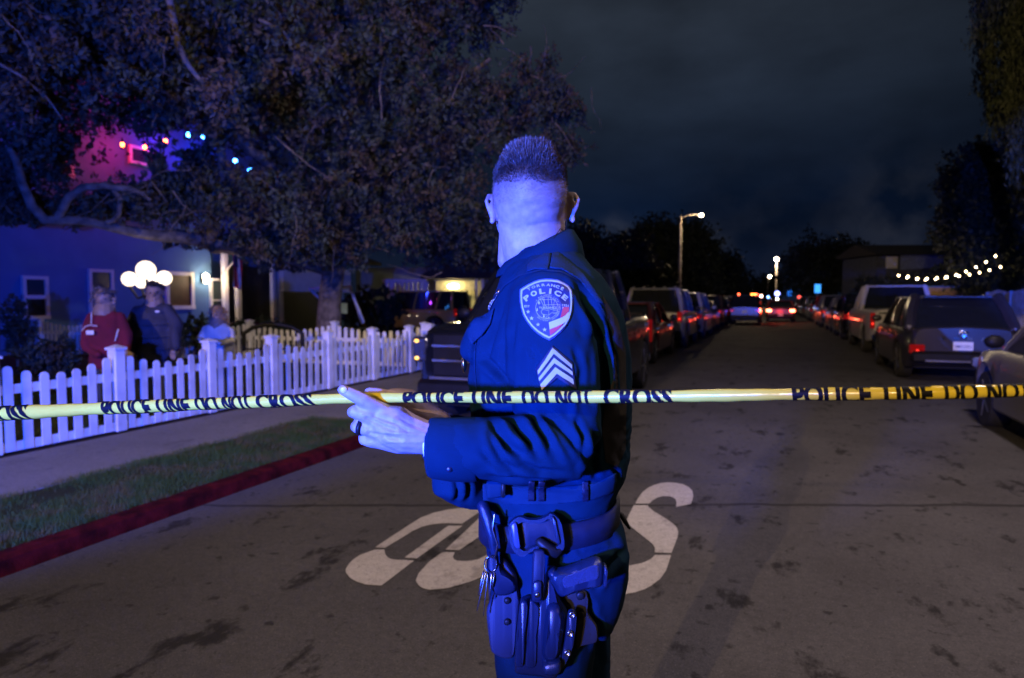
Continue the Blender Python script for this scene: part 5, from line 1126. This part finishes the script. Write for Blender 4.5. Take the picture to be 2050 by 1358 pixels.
drape('white_stripe', [(z_([(665, 935), (780, 890), (920, 835), (1050, 730), (1040, 830), (1010, 900), (950, 948), (820, 1015), (682, 1072)]), None), (z_([(922, 640), (958, 640), (928, 680)]), None)], mat('patch_white', (.55, .55, .40), .6), patch, .0046, 4)
# ---- sergeant's chevrons
g_ = lambda pts: [(900+x/4.526, 530+y/4.526) for x, y in pts]
chev = drape('chevron_backing', [(g_([(930, 735), (1112, 888), (1152, 1138), (975, 1030), (832, 1150), (782, 945)]), None)], mat('chevron_navy', (.006, .009, .03), .7), off, .0015, 5, .001)
M_chev = mat('chevron_silver', (.42, .38, .16), .6, 0, .12, 30)
for q in (([(803, 962), (932, 757), (1106, 908), (1108, 945), (943, 808), (806, 996)]), ([(810, 1026), (945, 845), (1112, 972), (1115, 1006), (950, 893), (816, 1055)]), ([(824, 1086), (958, 930), (1118, 1038), (1122, 1090), (972, 988), (838, 1138)])):
    drape('chevron', [(g_(q), None)], M_chev, chev, .0045, 4)
# ---- pins and badge on the far chest, earpiece wire
for i in range(26):
    t_ = i/25; px, py = 1017-t_*50+r.normal(0, 1.6), 562+t_*82+r.normal(0, 2)
    if i % 3: continue
pin = MB(); 
for i in range(46):
    t_ = i/45; c0 = O(1014-t_*36+r.normal(0, 2.0), 566+t_*52+r.normal(0, 2), 1.41-.0*t_); pin.ell(c0, (.0026, .0026, .0026), 6, 4)
pin.build('ribbon_bar', M_steel, off, True)
MB().ell(O(1016, 565, 1.40), (.007, .003, .010), 8, 6).ell(O(1000, 587, 1.40), (.006, .003, .008), 8, 6).build('collar_pin', M_gold, off, True)
MB().ell(O(929, 728, 1.47), (.006, .018, .020), 12, 8).build('badge', M_gold, off, True)
MB().ell(O(938, 680, 1.43), (.008, .01, .014), 8, 6).build('name_bar', M_steel, off, True)
drape('pocket_flap', [([(935, 652), (958, 640), (990, 618), (982, 650), (965, 672), (945, 690), (938, 678)], None)], M_shirt2, shirt, .004, 6, .002)
MB().tube([O(1135, 438, 1.47), O(1133, 455, 1.46), O(1136, 468, 1.455), O(1122, 458, 1.43), O(1110, 475, 1.415), O(1094, 499, 1.40)], .0009, 6).build('earpiece_wire', M_trim, off, True)
# watch strap and ring
wt_ = MB(); ps_ = []
for k in range(24):
    a = 2*pi*k/24; ps_.append(O(858, 889, 1.178)+Vector((.004*math.cos(a), .034*math.cos(a), .0255*math.sin(a)*1.0)))
wt_.tube(ps_+ps_[:1], .0022, 8); wt_.build('watch_case', mat('white_watch', (.8, .8, .8), .3), off, True)
wf = MB(); wf.rings([[O(px_, 889, 1.178)+Vector((0, .031*math.cos(2*pi*k/20), .0235*math.sin(2*pi*k/20))) for k in range(20)] for px_ in (861, 876)], cap=False); wf.build('watch_strap', M_kydex, off, True)
rg = MB(); c0 = O(722, 856, 1.165); ax = (O(716, 855, 1.166)-O(734, 859, 1.163)).normalized(); u_ = ax.orthogonal().normalized(); w2 = ax.cross(u_)
rg.rings([[c0+ax*h_+(u_*math.cos(2*pi*k/20)+w2*math.sin(2*pi*k/20))*(.0132+e_) for k in range(20)] for h_, e_ in ((-.0035, -.002), (-.0035, .001), (.0035, .001), (.0035, -.002))], cap=False); rg.build('finger_ring', M_trim, off, True)
nl = MB(); nl.ell(O(688, 781, 1.1435), (.0062, .0022, .0056), 10, 8); nl.build('fingernail', mat('nail', (.7, .55, .48), .25, 0, .05), off, True)
# ---- trousers, belt, holster
t_ = MB()
t_.rings(torso_rings([(985, 966, 1224, .158), (1020, 968, 1234, .162), (1060, 970, 1250, .168), (1100, 974, 1258, .172), (1145, 974, 1256, .172), (1190, 976, 1246, .165), (1235, 978, 1226, .15)], e=2.4))
tube_px(t_, [(1094, 1180, 1.43, .105), (1093, 1250, 1.42, .108), (1090, 1330, 1.42, .105), (1090, 1500, 1.43, .092), (1092, 1700, 1.46, .075), (1096, 1960, 1.48, .068)], 20)
tube_px(t_, [(1128, 1180, 1.58, .10), (1138, 1250, 1.60, .10), (1143, 1330, 1.61, .098), (1140, 1500, 1.62, .088), (1135, 1700, 1.64, .074), (1130, 1930, 1.66, .066)], 20)
v, fq, nf, sm = remesh(t_, .0055, 6); n_ = nf(v)
v = folds(v, n_, [(-.010, 6, [(1250, 1095), (1215, 1140), (1190, 1180)]), (-.005, 5, [(1140, 1080), (1190, 1060), (1240, 1030)]), (-.008, 6, [(1175, 1215), (1190, 1245), (1210, 1255)]), (-.006, 6, [(1170, 1195), (1195, 1230)]), (-.006, 7, [(1010, 1260), (1020, 1340)]), (-.008, 6, [(1195, 1240), (1200, 1330)]),
                  (-.005, 5, [(985, 1250), (1000, 1300)]), (.006, 9, [(1235, 1060), (1252, 1110), (1245, 1160)]), (-.004, 4, [(1150, 1075), (1165, 1110), (1230, 1100)])])
v = nz_disp(v, nf(v), .006, 12); v = wrinkle(v, nf(v), .004, 18, .7); v = sm(v, 1)
trou = mesh_obj('trousers', v, fq, mat('navy_trousers', (.002, .014, .034), .85, 0, .12, 20, .1, 800, spec=.08), off); bvh_tr = BVHTree.FromPolygons([tuple(p) for p in v], [tuple(q) for q in fq])
for (px, d) in ((1094, 1.47), (1130, 1.65)):
    c0 = O(px, 1990, d); c0.z = 0; m = MB()
    m.rings([ell_ring(c0.x-.07*s1, c0.y, z1, a1, b1, 24, 2.6) for z1, a1, b1, s1 in ((0.0, .15, .055, 1), (.02, .152, .056, 1), (.05, .145, .052, .9), (.08, .11, .048, .5), (.12, .075, .05, .05), (.2, .066, .056, -.1), (.24, .064, .056, -.1))]); m.build('boot', M_kydex, off, True)
rs = []
for (dz, e_) in ((.026, -.002), (.026, .006), (-.026, .007), (-.026, -.002)):
    ring_ = []
    for k in range(60):
        a = 2*pi*k/60; ca, sa = math.cos(a), math.sin(a); p0, p1 = O(968, 1040, 1.5), O(1228, 1012, 1.5)
        cx0, cz0, aa = (p0.x+p1.x)/2, (p0.z+p1.z)/2, (p1.x-p0.x)/2+.004+e_; x = aa*math.copysign(abs(ca)**.83, ca)
        ring_.append(Vector((cx0+x, p0.y+(.166+e_)*math.copysign(abs(sa)**.83, sa), cz0+x*(p1.z-p0.z)/(p1.x-p0.x)+dz)))
    rs.append(ring_)
bm_ = MB(); bm_.rings(rs, cap=False); belt = bm_.build('duty_belt', M_leather, off, True)
hp = lambda pts, d0, d1, rr=0: None
def plate(name, pts, d, th, m_, parent, bev=.0025, tilt=0):
    """a solid plate: outline in photo pixels on the plane at depth d, thickness th towards the camera, rounded edge"""
    for _ in range(2 if len(pts) < 20 else 1):
        q_ = []
        for i in range(len(pts)):
            (xa, ya), (xb, yb) = pts[i], pts[(i+1) % len(pts)]; L_ = math.hypot(xb-xa, yb-ya); c_ = min(.25, 5/max(L_, .1)) if _ == 0 else .25
            q_ += [(xa+(xb-xa)*c_, ya+(yb-ya)*c_), (xb-(xb-xa)*c_, yb-(yb-ya)*c_)]
        pts = q_
    fr_ = [O(x, y, d) for x, y in pts]; cen = sum(fr_, Vector())/len(fr_); n = len(fr_)
    fr_ = [p+Vector((0, tilt*(p.x-cen.x), 0)) for p in fr_]; inner = [p+(cen-p).normalized()*bev for p in fr_]
    rs = [[p+Vector((0, 0, 0)) for p in fr_], [p+Vector((0, -th+bev, 0)) for p in fr_], [p+Vector((0, -th, 0)) for p in inner]]
    mb = MB(); k = 0; vv = rs[0]+rs[1]+rs[2]; ff = []
    for i in range(2):
        for j in range(n): ff.append((i*n+j, i*n+(j+1) % n, (i+1)*n+(j+1) % n, (i+1)*n+j))
    bm = bmesh.new(); bs = [bm.verts.new(q) for q in vv]
    for q in ff: bm.faces.new([bs[i] for i in q])
    for rg_ in (range(n), range(2*n, 3*n)):
        try: fc = bm.faces.new([bs[i] for i in rg_])
        except ValueError: continue
    bmesh.ops.triangulate(bm, faces=[f_ for f_ in bm.faces if len(f_.verts) > 4]); bmesh.ops.recalc_face_normals(bm, faces=bm.faces)
    bm.verts.index_update(); V_ = [q.co.copy() for q in bm.verts]; F_ = [tuple(q.index for q in f_.verts) for f_ in bm.faces]; bm.free()
    return mesh_obj(name, V_, F_, m_, parent, True, auto=50)
h_ = lambda pts: [(920+x/3.413, 960+y/3.413) for x, y in pts]
hol = plate('holster', h_([(415, 800), (480, 790), (540, 800), (600, 600), (640, 640), (680, 790), (735, 870), (715, 1060), (700, 1180), (660, 1300), (600, 1312), (560, 1290), (430, 1280), (372, 1265), (390, 1040)]), 1.325, .040, M_kydex, off, .010)
def ridge(name, rows, rad, d, m_=None, par=None): return MB().tube([O(*q, d) for q in h_(rows)], [x_*1.0 for x_ in (rad if hasattr(rad, '__len__') else [rad]*len(rows))], 12).build(name, m_ or M_kydex, par or hol, True)
plate('holster_barrel', h_([(595, 850), (640, 830), (690, 850), (712, 920), (700, 1080), (660, 1220), (600, 1225), (560, 1190), (575, 1000)]), 1.288, .022, M_kydex, hol, .012)
plate('holster_rail', h_([(418, 810), (470, 820), (450, 1060), (432, 1275), (376, 1262), (392, 1040)]), 1.288, .012, M_kydex, hol, .004)
plate('holster_panel', h_([(480, 800), (545, 850), (530, 1060), (520, 1275), (445, 1275), (462, 1060)]), 1.290, .010, M_kydex, hol, .003)
plate('holster_muzzle', h_([(560, 1225), (690, 1200), (690, 1285), (640, 1310), (565, 1300)]), 1.288, .024, M_kydex, hol, .006)
plate('retention_strap', h_([(500, 470), (585, 475), (582, 700), (578, 760), (560, 835), (490, 825), (492, 700)]), 1.278, .010, M_leather, hol, .003)
plate('strap_snap_tab', h_([(500, 690), (565, 690), (562, 830), (494, 822)]), 1.266, .006, M_kydex, hol, .003)
side = plate('holster_wing', h_([(740, 880), (800, 890), (795, 1000), (775, 1140), (720, 1260), (680, 1300), (700, 1180), (720, 1060)]), 1.292, .008, M_kydex, hol, .002)
for q in ((770, 925), (757, 1055), (737, 1188)): 
    c0 = O(*h_([q])[0], 1.282); MB().lathe([(.0068, .003), (.0068, -.001), (.004, -.003), (.0035, .0)], c0, 'y', 16).build('screw', M_steel, hol, True)
c0 = O(*h_([(530, 790)])[0], 1.259); MB().lathe([(.005, .003), (.005, -.001), (.001, -.002)], c0, 'y', 16).build('screw', M_steel, hol, True)
plate('backing_plate', h_([(680, 780), (760, 750), (860, 745), (880, 800), (870, 900), (940, 990), (940, 1100), (830, 1120), (790, 1150), (800, 890), (740, 870)]), 1.335, .014, M_back, hol, .004)
for q in ((825, 795), (828, 925)): MB().lathe([(.008, .003), (.008, -.002), (.004, -.003)], O(*h_([q])[0], 1.318), 'y', 16).build('screw', M_trim, hol, True)
grip = plate('pistol_grip', h_([(605, 640), (640, 600), (690, 600), (760, 580), (850, 545), (930, 520), (968, 535), (978, 590), (970, 700), (880, 715), (790, 740), (700, 775), (670, 760), (640, 700)]), 1.30, .030, M_gun, hol, .009)
plate('magazine_base', h_([(975, 560), (1006, 575), (995, 712), (968, 705), (978, 600)]), 1.297, .026, M_gun, grip, .003)
plate('grip_panel', h_([(700, 670), (780, 640), (870, 600), (950, 575), (955, 680), (870, 700), (790, 722), (712, 750)]), 1.2695, .0025, mat('grip_texture', (.016, .026, .066), .6, 0, .3, 300, .6, 1200), grip, .002)
plate('slide_rear', h_([(590, 600), (640, 580), (668, 610), (650, 650), (610, 650)]), 1.305, .03, M_kydex, grip, .008)
# belt loop frame
def frame(name, outer, inner, d, th, m_, par):
    o_ = [O(*q, d) for q in outer]; i_ = [O(*q, d) for q in inner]; n = len(o_); rs = [i_, o_, [p+Vector((0, -th, 0)) for p in o_], [p+Vector((0, -th, 0)) for p in i_], i_]
    m = MB(); vv = [p for r_ in rs for p in r_]; m.add(vv, [(i*n+k, i*n+(k+1) % n, (i+1)*n+(k+1) % n, (i+1)*n+k) for i in range(4) for k in range(n)]); return m.build(name, m_, par, auto=35)
fo = h_([(375, 255), (420, 240), (470, 262), (540, 262), (590, 240), (625, 212), (690, 270), (712, 390), (712, 460), (680, 478), (640, 452), (560, 458), (480, 480), (430, 518), (380, 490), (350, 440), (328, 300)])
fo = [(xa+(xb-xa)*u, ya+(yb-ya)*u) for (xa, ya), (xb, yb) in zip(fo, fo[1:]+fo[:1]) for u in (.22, .78)]
fi = [(x*.80+.20*np.mean([p[0] for p in fo]), y*.74+.26*np.mean([p[1] for p in fo])) for x, y in fo]
plate('belt_loop_webbing', h_([(375, 270), (680, 255), (700, 440), (640, 450), (430, 480), (372, 440)]), 1.318, .006, M_leather, hol, .002)
frame('belt_loop', fo, fi, 1.312, .014, M_gun, hol)
plate('loop_bar', h_([(345, 300), (392, 280), (420, 480), (372, 460)]), 1.298, .006, mat('loop_light', (.03, .045, .10), .35), hol, .003); plate('loop_bar', h_([(625, 245), (650, 250), (690, 440), (668, 445)]), 1.298, .006, M_gun, hol, .003)
MB().tube([O(1080, 1085, 1.30), O(1097, 1100, 1.295), O(1112, 1108, 1.30), O(1120, 1100, 1.305)], [.009, .012, .010, .008], 10).build('hood_lever', M_trim, hol, True)
# thigh shroud and pouches in front of the holster
plate('thigh_panel', h_([(300, 520), (390, 640), (400, 740), (415, 800), (390, 1040), (372, 1200), (300, 1205), (215, 1160), (190, 960), (185, 870), (230, 780), (262, 700)]), 1.35, .018, mat('panel_nylon', (.008, .013, .034), .7, 0, .1, 20, .1, 600), off, .006)
plate('key_pouch', h_([(200, 480), (270, 515), (262, 560), (300, 610), (385, 680), (390, 740), (330, 775), (240, 775), (190, 640), (182, 560)]), 1.335, .02, M_leather, off, .007)
for q in ((325, 830), (325, 975)): MB().lathe([(.0065, .003), (.0065, -.001), (.003, -.003)], O(*h_([q])[0], 1.328), 'y', 14).build('rivet', M_trim, off, True)
kr = MB(); cr = O(982, 1130, 1.31)
kr.tube([cr+Vector((.012*math.cos(2*pi*k/16), .002*math.sin(k), .016*math.sin(2*pi*k/16))) for k in range(17)], .0013, 6); kr.build('key_ring', M_steel, off, True)
for (a, b_, c_, d2, w_) in ((972, 1148, 955, 1222, .0045), (976, 1150, 968, 1232, .004), (968, 1146, 958, 1190, .006), (984, 1150, 980, 1200, .006), (990, 1148, 986, 1175, .005)):
    MB().tube([O(a, b_, 1.315), O((a+c_)/2, (b_+d2)/2, 1.31), O(c_, d2, 1.31)], [w_*.8, w_, w_*.55], 6, flat=.4).build('key', M_steel, off, True)
MB().tube([O(966, 1012, 1.34), O(976, 1040, 1.325), O(985, 1075, 1.325), O(990, 1110, 1.325)], [.012, .011, .009, .007], 10).build('key_clip', M_gun, off, True)
MB().tube([O(990, 1030, 1.32), O(986, 1060, 1.318), O(996, 1090, 1.318), O(990, 1120, 1.32)], .0022, 6).build('clip_wire', M_steel, off, True)
MB().tube([O(1243, 1030, 1.49), O(1252, 1045, 1.48), O(1260, 1058, 1.48)], [.006, .005, .003], 6).build('belt_keeper', M_trim, off, True)
plate('small_pouch', [(972, 962), (1008, 958), (1012, 992), (975, 998)], 1.325, .012, M_shirt2, off, .004); plate('pouch_strap', [(1003, 966), (1013, 966), (1012, 996), (1002, 996)], 1.315, .006, M_trim, off, .002)
# ------------------------------------------------------------------ police tape: one long ribbon stretched and curled on itself
ty = lambda x: 1.097-.43*x
path = []                            # yaw frame X, d and photo height
ctrl = [(-260, 846, 1.62), (0, 828, 1.45), (215, 817, 1.335), (425, 808, 1.27), (632, 800, 1.215), (700, 797, 1.195), (760, 796.5, 1.190), (812, 796, 1.170), (1050, 795, 1.085), (1180, 794.5, 1.04), (1350, 793, .995), (1587, 789, .932), (1800, 787, .88), (2050, 781, .83), (2300, 774, .79)]
radp = [(-260, .0155), (0, .0155), (215, .0130), (425, .0118), (632, .0105), (760, .0090), (1050, .0100), (1350, .0095), (1587, .0088), (1800, .0090), (2050, .0085), (2300, .0085)]
Pc = [C(*q) for q in ctrl]; tp_x = np.array([q[0] for q in ctrl], float)
fine = np.linspace(-260, 2300, 640); cs_ = np.array([[np.interp(a, tp_x, [p[k] for p in Pc]) for k in range(3)] for a in fine])
for _ in range(40): cs_[1:-1] = (cs_[:-2]+cs_[2:])/2*.5+cs_[1:-1]*.5
rad = np.interp(fine, [q[0] for q in radp], [q[1] for q in radp]); rad *= 1+.05*np.sin(fine/37.0)+.03*np.sin(fine/11.0+1)
tan = np.gradient(cs_, axis=0); tan /= np.linalg.norm(tan, axis=1, keepdims=True)
def tape_frame(i):
    t = Vector(tan[i]); n = Vector((0, 0, 1)); n = (n-t*n.dot(t)).normalized(); return t, n, t.cross(n)   # b points away/forward
def tape_pt(s_idx, ang, off_=0):     # ang 0 faces the camera, positive upward
    i = min(max(int(s_idx), 0), len(fine)-2); fr = s_idx-i; c0 = Vector(cs_[i]).lerp(Vector(cs_[i+1]), fr); r_ = rad[i]*(1-fr)+rad[i+1]*fr
    t, n, b_ = tape_frame(i); fwd = b_ if b_.y > 0 else -b_; 
    q = c0+(-fwd*math.cos(ang)+n*math.sin(ang))*(r_+off_); return W(q.x, q.y, q.z)
tape = MB(); seg = 22; rs = []
a_ = np.linspace(-pi*.93, pi*.86, seg)
for i in range(0, len(fine)): rs.append([tape_pt(i, g, -.0012*k/seg) for k, g in enumerate(a_)])
vs = [p for r_ in rs for p in r_]; fs = [(i*seg+k, i*seg+k+1, (i+1)*seg+k+1, (i+1)*seg+k) for i in range(len(rs)-1) for k in range(seg-1)]
M_tape = mat('yellow_plastic_tape', (.80, .62, .05), .22, 0, .06, 9, .12, 26, coat=.35, spec=.6)
tp = mesh_obj('barrier_tape', vs, fs, M_tape, None, True); tag(tp, 'yellow plastic police line tape with black lettering stretched across the whole street', 'tape')
M_ink = mat('black_ink', (.005, .005, .006), .6, 0, .1, 20, spec=.12)
def phrase(words, slant=.0, hh=2.45):
    for w_, x0, x1 in words:
        vv, ff = text_mesh(w_, 1, .045, 3, 1.0); vv = vv.copy(); vv[:, 0] = (vv[:, 0]-vv[:, 0].min())/np.ptp(vv[:, 0]); vv[:, 1] = vv[:, 1]/.73-.5
        v2, f2 = split_faces([(a*max(1, (x1-x0)/28.), b*2, 0) for a, b in vv], ff, .16, 3); out_ = []
        for a, b, _ in v2:
            a = a/max(1, (x1-x0)/28.); b /= 2; px = x0+(x1-x0)*a-slant*b; ang = b*hh*1.5; si = (px-fine[0])/(fine[1]-fine[0])
            out_.append(tape_pt(si, ang, .0004))
        mesh_obj('tape_lettering', out_, f2, M_ink, tp, True)
phrase([('CROSS', -38, 72)], 14, 2.5)
phrase([('POLICE', 215, 312), ('LINE', 325, 388), ('DO', 400, 443), ('NOT', 453, 511), ('CROSS', 522, 632)], 14, 2.5)
phrase([('POLICE', 812, 936), ('LINE', 954, 1030), ('DO', 1050, 1104), ('NOT', 1117, 1188), ('CROSS', 1212, 1348)], 2, 2.6)
phrase([('POLICE', 1587, 1746), ('LINE', 1770, 1868), ('DO', 1892, 1958), ('NOT', 1976, 2062), ('CROSS', 2095, 2270)], 2, 2.6)

# ------------------------------------------------------------------ bystanders in the yard
def bystander(label, px, py_top, d, parts, H=None):
    g = CW(px, 600, d); t = thing('person', label, 'person', (g.x, g.y, .09), YAW, 'bystanders behind the fence'); k = d/F
    def Q(x, y, dy=0): return Vector(((x-px)*k*(1+dy/d), dy, HC+(600-y)*k*(1+dy/d)-.09))
    parts(t, Q, k); return t
M_face = mat('face_skin', (.20, .14, .11), .6, 0, .08, 20); M_jacket_r = mat('red_jacket', (.12, .003, .016), .95, 0, .2, 5, .2, 60); M_jacket_k = mat('dark_quilted_jacket', (.02, .022, .04), .8, 0, .3, 10, .3, 30); M_hood = mat('pale_hoodie', (.50, .50, .52), .85, 0, .15, 6, .2, 60)
M_jeans = mat('dark_jeans', (.03, .035, .05), .85, 0, .2, 8); M_hairg = mat('grey_hair', (.10, .09, .09), .7, 0, .4, 30); M_blond = mat('blond_hair', (.36, .22, .09), .6, 0, .4, 30); M_wht = mat('white_thread', (.6, .6, .6), .7); M_hairb = mat('dark_hair', (.03, .025, .02), .7, 0, .4, 30)
def rm(mb, vox, name, m_, par, it=3, dsp=0, sc=20):
    v, fq, nf, sm = remesh(mb, vox, it)
    if dsp: v = nz_disp(v, nf(v), dsp, sc)
    return mesh_obj(name, v, fq, m_, par)
def figure(t, Q, head, hr, face_dir, neck, shoulders, hands, legs_px, torso, sleeves, jacket, hair_fn, rleg=.085, trousers=None):
    """head=(px,py); torso rows (py,l,r,depth half); sleeves = lists of (px,py,dy,r)"""
    b = MB(); hc_ = Q(*head); fd = Vector((math.sin(face_dir), -math.cos(face_dir), 0)); sd_ = Vector((fd.y, -fd.x, 0))
    b.ell(hc_+Vector((0, 0, hr*.25)), (hr*.82, hr*.92, hr*.98), 16, 12); b.ell(hc_+fd*hr*.28-Vector((0, 0, hr*.45)), (hr*.6, hr*.6, hr*.72), 14, 10)
    b.ell(hc_+fd*hr*.98-Vector((0, 0, hr*.15)), (hr*.16, hr*.2, hr*.25), 8, 6); b.ell(hc_+fd*hr*.84-Vector((0, 0, hr*.62)), (hr*.26, hr*.14, hr*.1), 8, 6); b.ell(hc_+fd*hr*.8+Vector((0, 0, hr*.22)), (hr*.5, hr*.16, hr*.1), 8, 6)
    for s in (-1, 1): b.ell(hc_+sd_*s*hr*.84-Vector((0, 0, hr*.05)), (hr*.14, hr*.16, hr*.28), 8, 6)
    b.tube([hc_-Vector((0, 0, hr*.3)), Q(*neck)], [hr*.5, hr*.6], 12)
    b.tube([Q(*neck), Q((torso[0][1]+torso[0][2])/2, torso[-1][0])], [.12, .1], 12)
    for sl in sleeves: b.tube([Q(*q[:3]) for q in sl], [q[3]*.55 for q in sl], 10)
    for h in hands:
        c0 = Q(*h[:3]); dr = Vector(h[3]).normalized(); sdv = dr.cross(Vector((0, -1, 0))).normalized() if abs(dr.y) < .9 else Vector((1, 0, 0))
        b.ell(c0, (.038, .022, .042), 10, 8)
        for i in range(4): o0 = c0+dr*.03+sdv*(.018*(i-1.5)); b.tube([c0, o0, o0+dr*.035+Vector((0, -.008, 0)), o0+dr*(.055-.006*abs(i-1.2))+Vector((0, -.0, -.012))], [.012, .0105, .010, .008], 6)
        b.tube([c0, c0+sdv*.035+dr*.015, c0+sdv*.045+dr*.04], [.014, .012, .009], 6)
    body_ = rm(b, .0085, 'body', M_face, t, 2)
    for s, sd2 in ((-1, -1), (1, 1)): 
        e_ = MB().ell(hc_+fd*hr*.80+sd_*s*hr*.33+Vector((0, 0, hr*.02)), (hr*.11, hr*.08, hr*.08), 8, 6); e_.build('eye', M_trim, t, True)
    j = MB(); rs = []
    for py, l, r_, bd in torso: a0, a1 = Q(l, py), Q(r_, py); rs.append(ell_ring((a0.x+a1.x)/2, 0, a0.z, (a1.x-a0.x)/2, bd))
    j.rings(rs)
    for sl in sleeves: j.tube([Q(*q[:3]) for q in sl], [q[3] for q in sl], 14)
    jk = rm(j, .012, 'jacket', jacket, t, 2, .028, 7)
    l_ = MB()
    z0 = rs[-1][0].z
    for s in (-1, 1): l_.tube([Vector((s*.085, 0, z0+.08)), Vector((s*.09, -.01, .48)), Vector((s*.10, 0, .06))], [rleg*1.25, rleg*.95, rleg*.75], 12)
    rm(l_, .014, 'trousers', trousers or M_jeans, t, 2, .008, 12)
    for s in (-1, 1): MB().rings([ell_ring(s*.10, -.05, z_1, a1, b1, 16) for z_1, a1, b1 in ((0, .045, .13), (.03, .048, .135), (.06, .04, .10), (.09, .035, .06))]).build('shoe', M_trim, t, True)
    hair_fn(t, hc_, hr, fd, sd_); return jk
def short_hair(m_, vol=1.0):
    def fn(t, c, hr, fd, sd_):
        v, f = leaves([(c-fd*hr*.15+Vector((0, 0, hr*.55)), (hr*.86*vol, hr*.9*vol, hr*.75*vol), 2), (c-fd*hr*.45+Vector((0, 0, hr*.1)), (hr*.72*vol, hr*.6*vol, hr*.8), 1.3), (c+fd*hr*.45+Vector((0, 0, hr*.82)), (hr*.62, hr*.5, hr*.34), .8)], 420, 14, .018, .013, .6, 6, False)
        mesh_obj('hair', v, f, m_, t, False)
    return fn
def person_red(t, Q, k):
    jk = figure(t, Q, (208, 602), .118, 1.75, (208, 622, 0), None, [(262, 707, -.12, (1, 0, -.4))], None, [(620, 190, 226, .07), (632, 178, 240, .12), (655, 174, 246, .15), (690, 176, 250, .15), (720, 177, 254, .15), (738, 180, 252, .14)],
        [[(183, 636, 0, .07), (176, 665, -.05, .075), (184, 700, -.12, .065), (215, 712, -.2, .05)], [(236, 636, .02, .07), (250, 668, -.02, .075), (258, 700, -.08, .06)]], M_jacket_r, short_hair(M_hairg, 1.08))
    MB().tube([Q(200, 627, -.17), Q(200, 648, -.185)], .006, 6).build('zip', M_wht, t, True); MB().tube([Q(179, 663, -.17), Q(188, 654, -.19), (Q(200, 651, -.2)), Q(212, 653, -.19)], .006, 6).build('piping', M_wht, t, True)
    MB().box(Q(198, 666, -.195), (.09, .01, .05), bev=.004).build('chest_logo', M_wht, t); MB().tube([Q(243, 660, -.08), Q(240, 682, -.12)], .007, 6).build('sleeve_stripe', M_wht, t, True)
bystander('person in a red jacket standing behind the fence left of the lamp globes', 212, 578, 8.0, person_red)
def person_dark(t, Q, k):
    jk = figure(t, Q, (311, 587), .118, .35, (309, 606, 0), None, [(352, 706, -.1, (0, 0, -1)), (268, 704, -.05, (0, 0, -1))], None, [(605, 294, 324, .08), (615, 274, 334, .14), (640, 264, 346, .18), (680, 266, 350, .19), (705, 270, 346, .18), (722, 276, 344, .16)],
        [[(276, 622, 0, .08), (266, 650, -.02, .085), (266, 698, -.05, .07)], [(336, 620, 0, .08), (350, 650, -.02, .085), (355, 695, -.08, .07)]], M_jacket_k, short_hair(M_hairb, .98))
    MB().box(Q(329, 624, -.175), (.05, .008, .025), bev=.003).build('chest_logo', M_wht, t)
    for i, y in enumerate((650, 675, 700)): MB().tube([Q(268, y, -.14), Q(307, y+3, -.215), Q(346, y, -.14)], .004, 6).build('quilt_seam', M_trim, t, True)
bystander('tall person in a dark quilted jacket standing in front of the lamp globes', 308, 565, 8.6, person_dark)
def girl_hair(t, c, hr, fd, sd_):
    v, f = leaves([(c-fd*hr*.2+Vector((0, 0, hr*.5)), (hr*.9, hr*.9, hr*.75), 2), (c+fd*hr*.45+Vector((0, 0, hr*.85)), (hr*.6, hr*.45, hr*.3), .6), (c-fd*hr*.4-sd_*hr*.5-Vector((0, 0, hr*.9)), (hr*.55, hr*.5, hr*1.3), 1.6), (c-fd*hr*.3+sd_*hr*.6-Vector((0, 0, hr*.7)), (hr*.45, hr*.5, hr*1.1), 1.2)], 700, 16, .03, .018, 2.5, 8, False)
    mesh_obj('hair', v, f, M_blond, t, False)
def person_girl(t, Q, k):
    figure(t, Q, (434, 631), .108, -.1, (434, 648, 0), None, [(447, 685, -.28, (-1, 0, -.2)), (424, 684, -.29, (1, 0, -.1))], None, [(647, 420, 448, .06), (655, 408, 462, .11), (675, 406, 466, .13), (700, 408, 464, .13), (725, 410, 462, .14)],
        [[(411, 660, 0, .06), (403, 682, -.1, .058), (422, 684, -.24, .045)], [(458, 660, 0, .06), (470, 683, -.1, .058), (452, 686, -.24, .045)]], M_hood, girl_hair, .075)
bystander('young person with long fair hair and pale hooded top, leaning behind the fence', 434, 612, 9.6, person_girl)
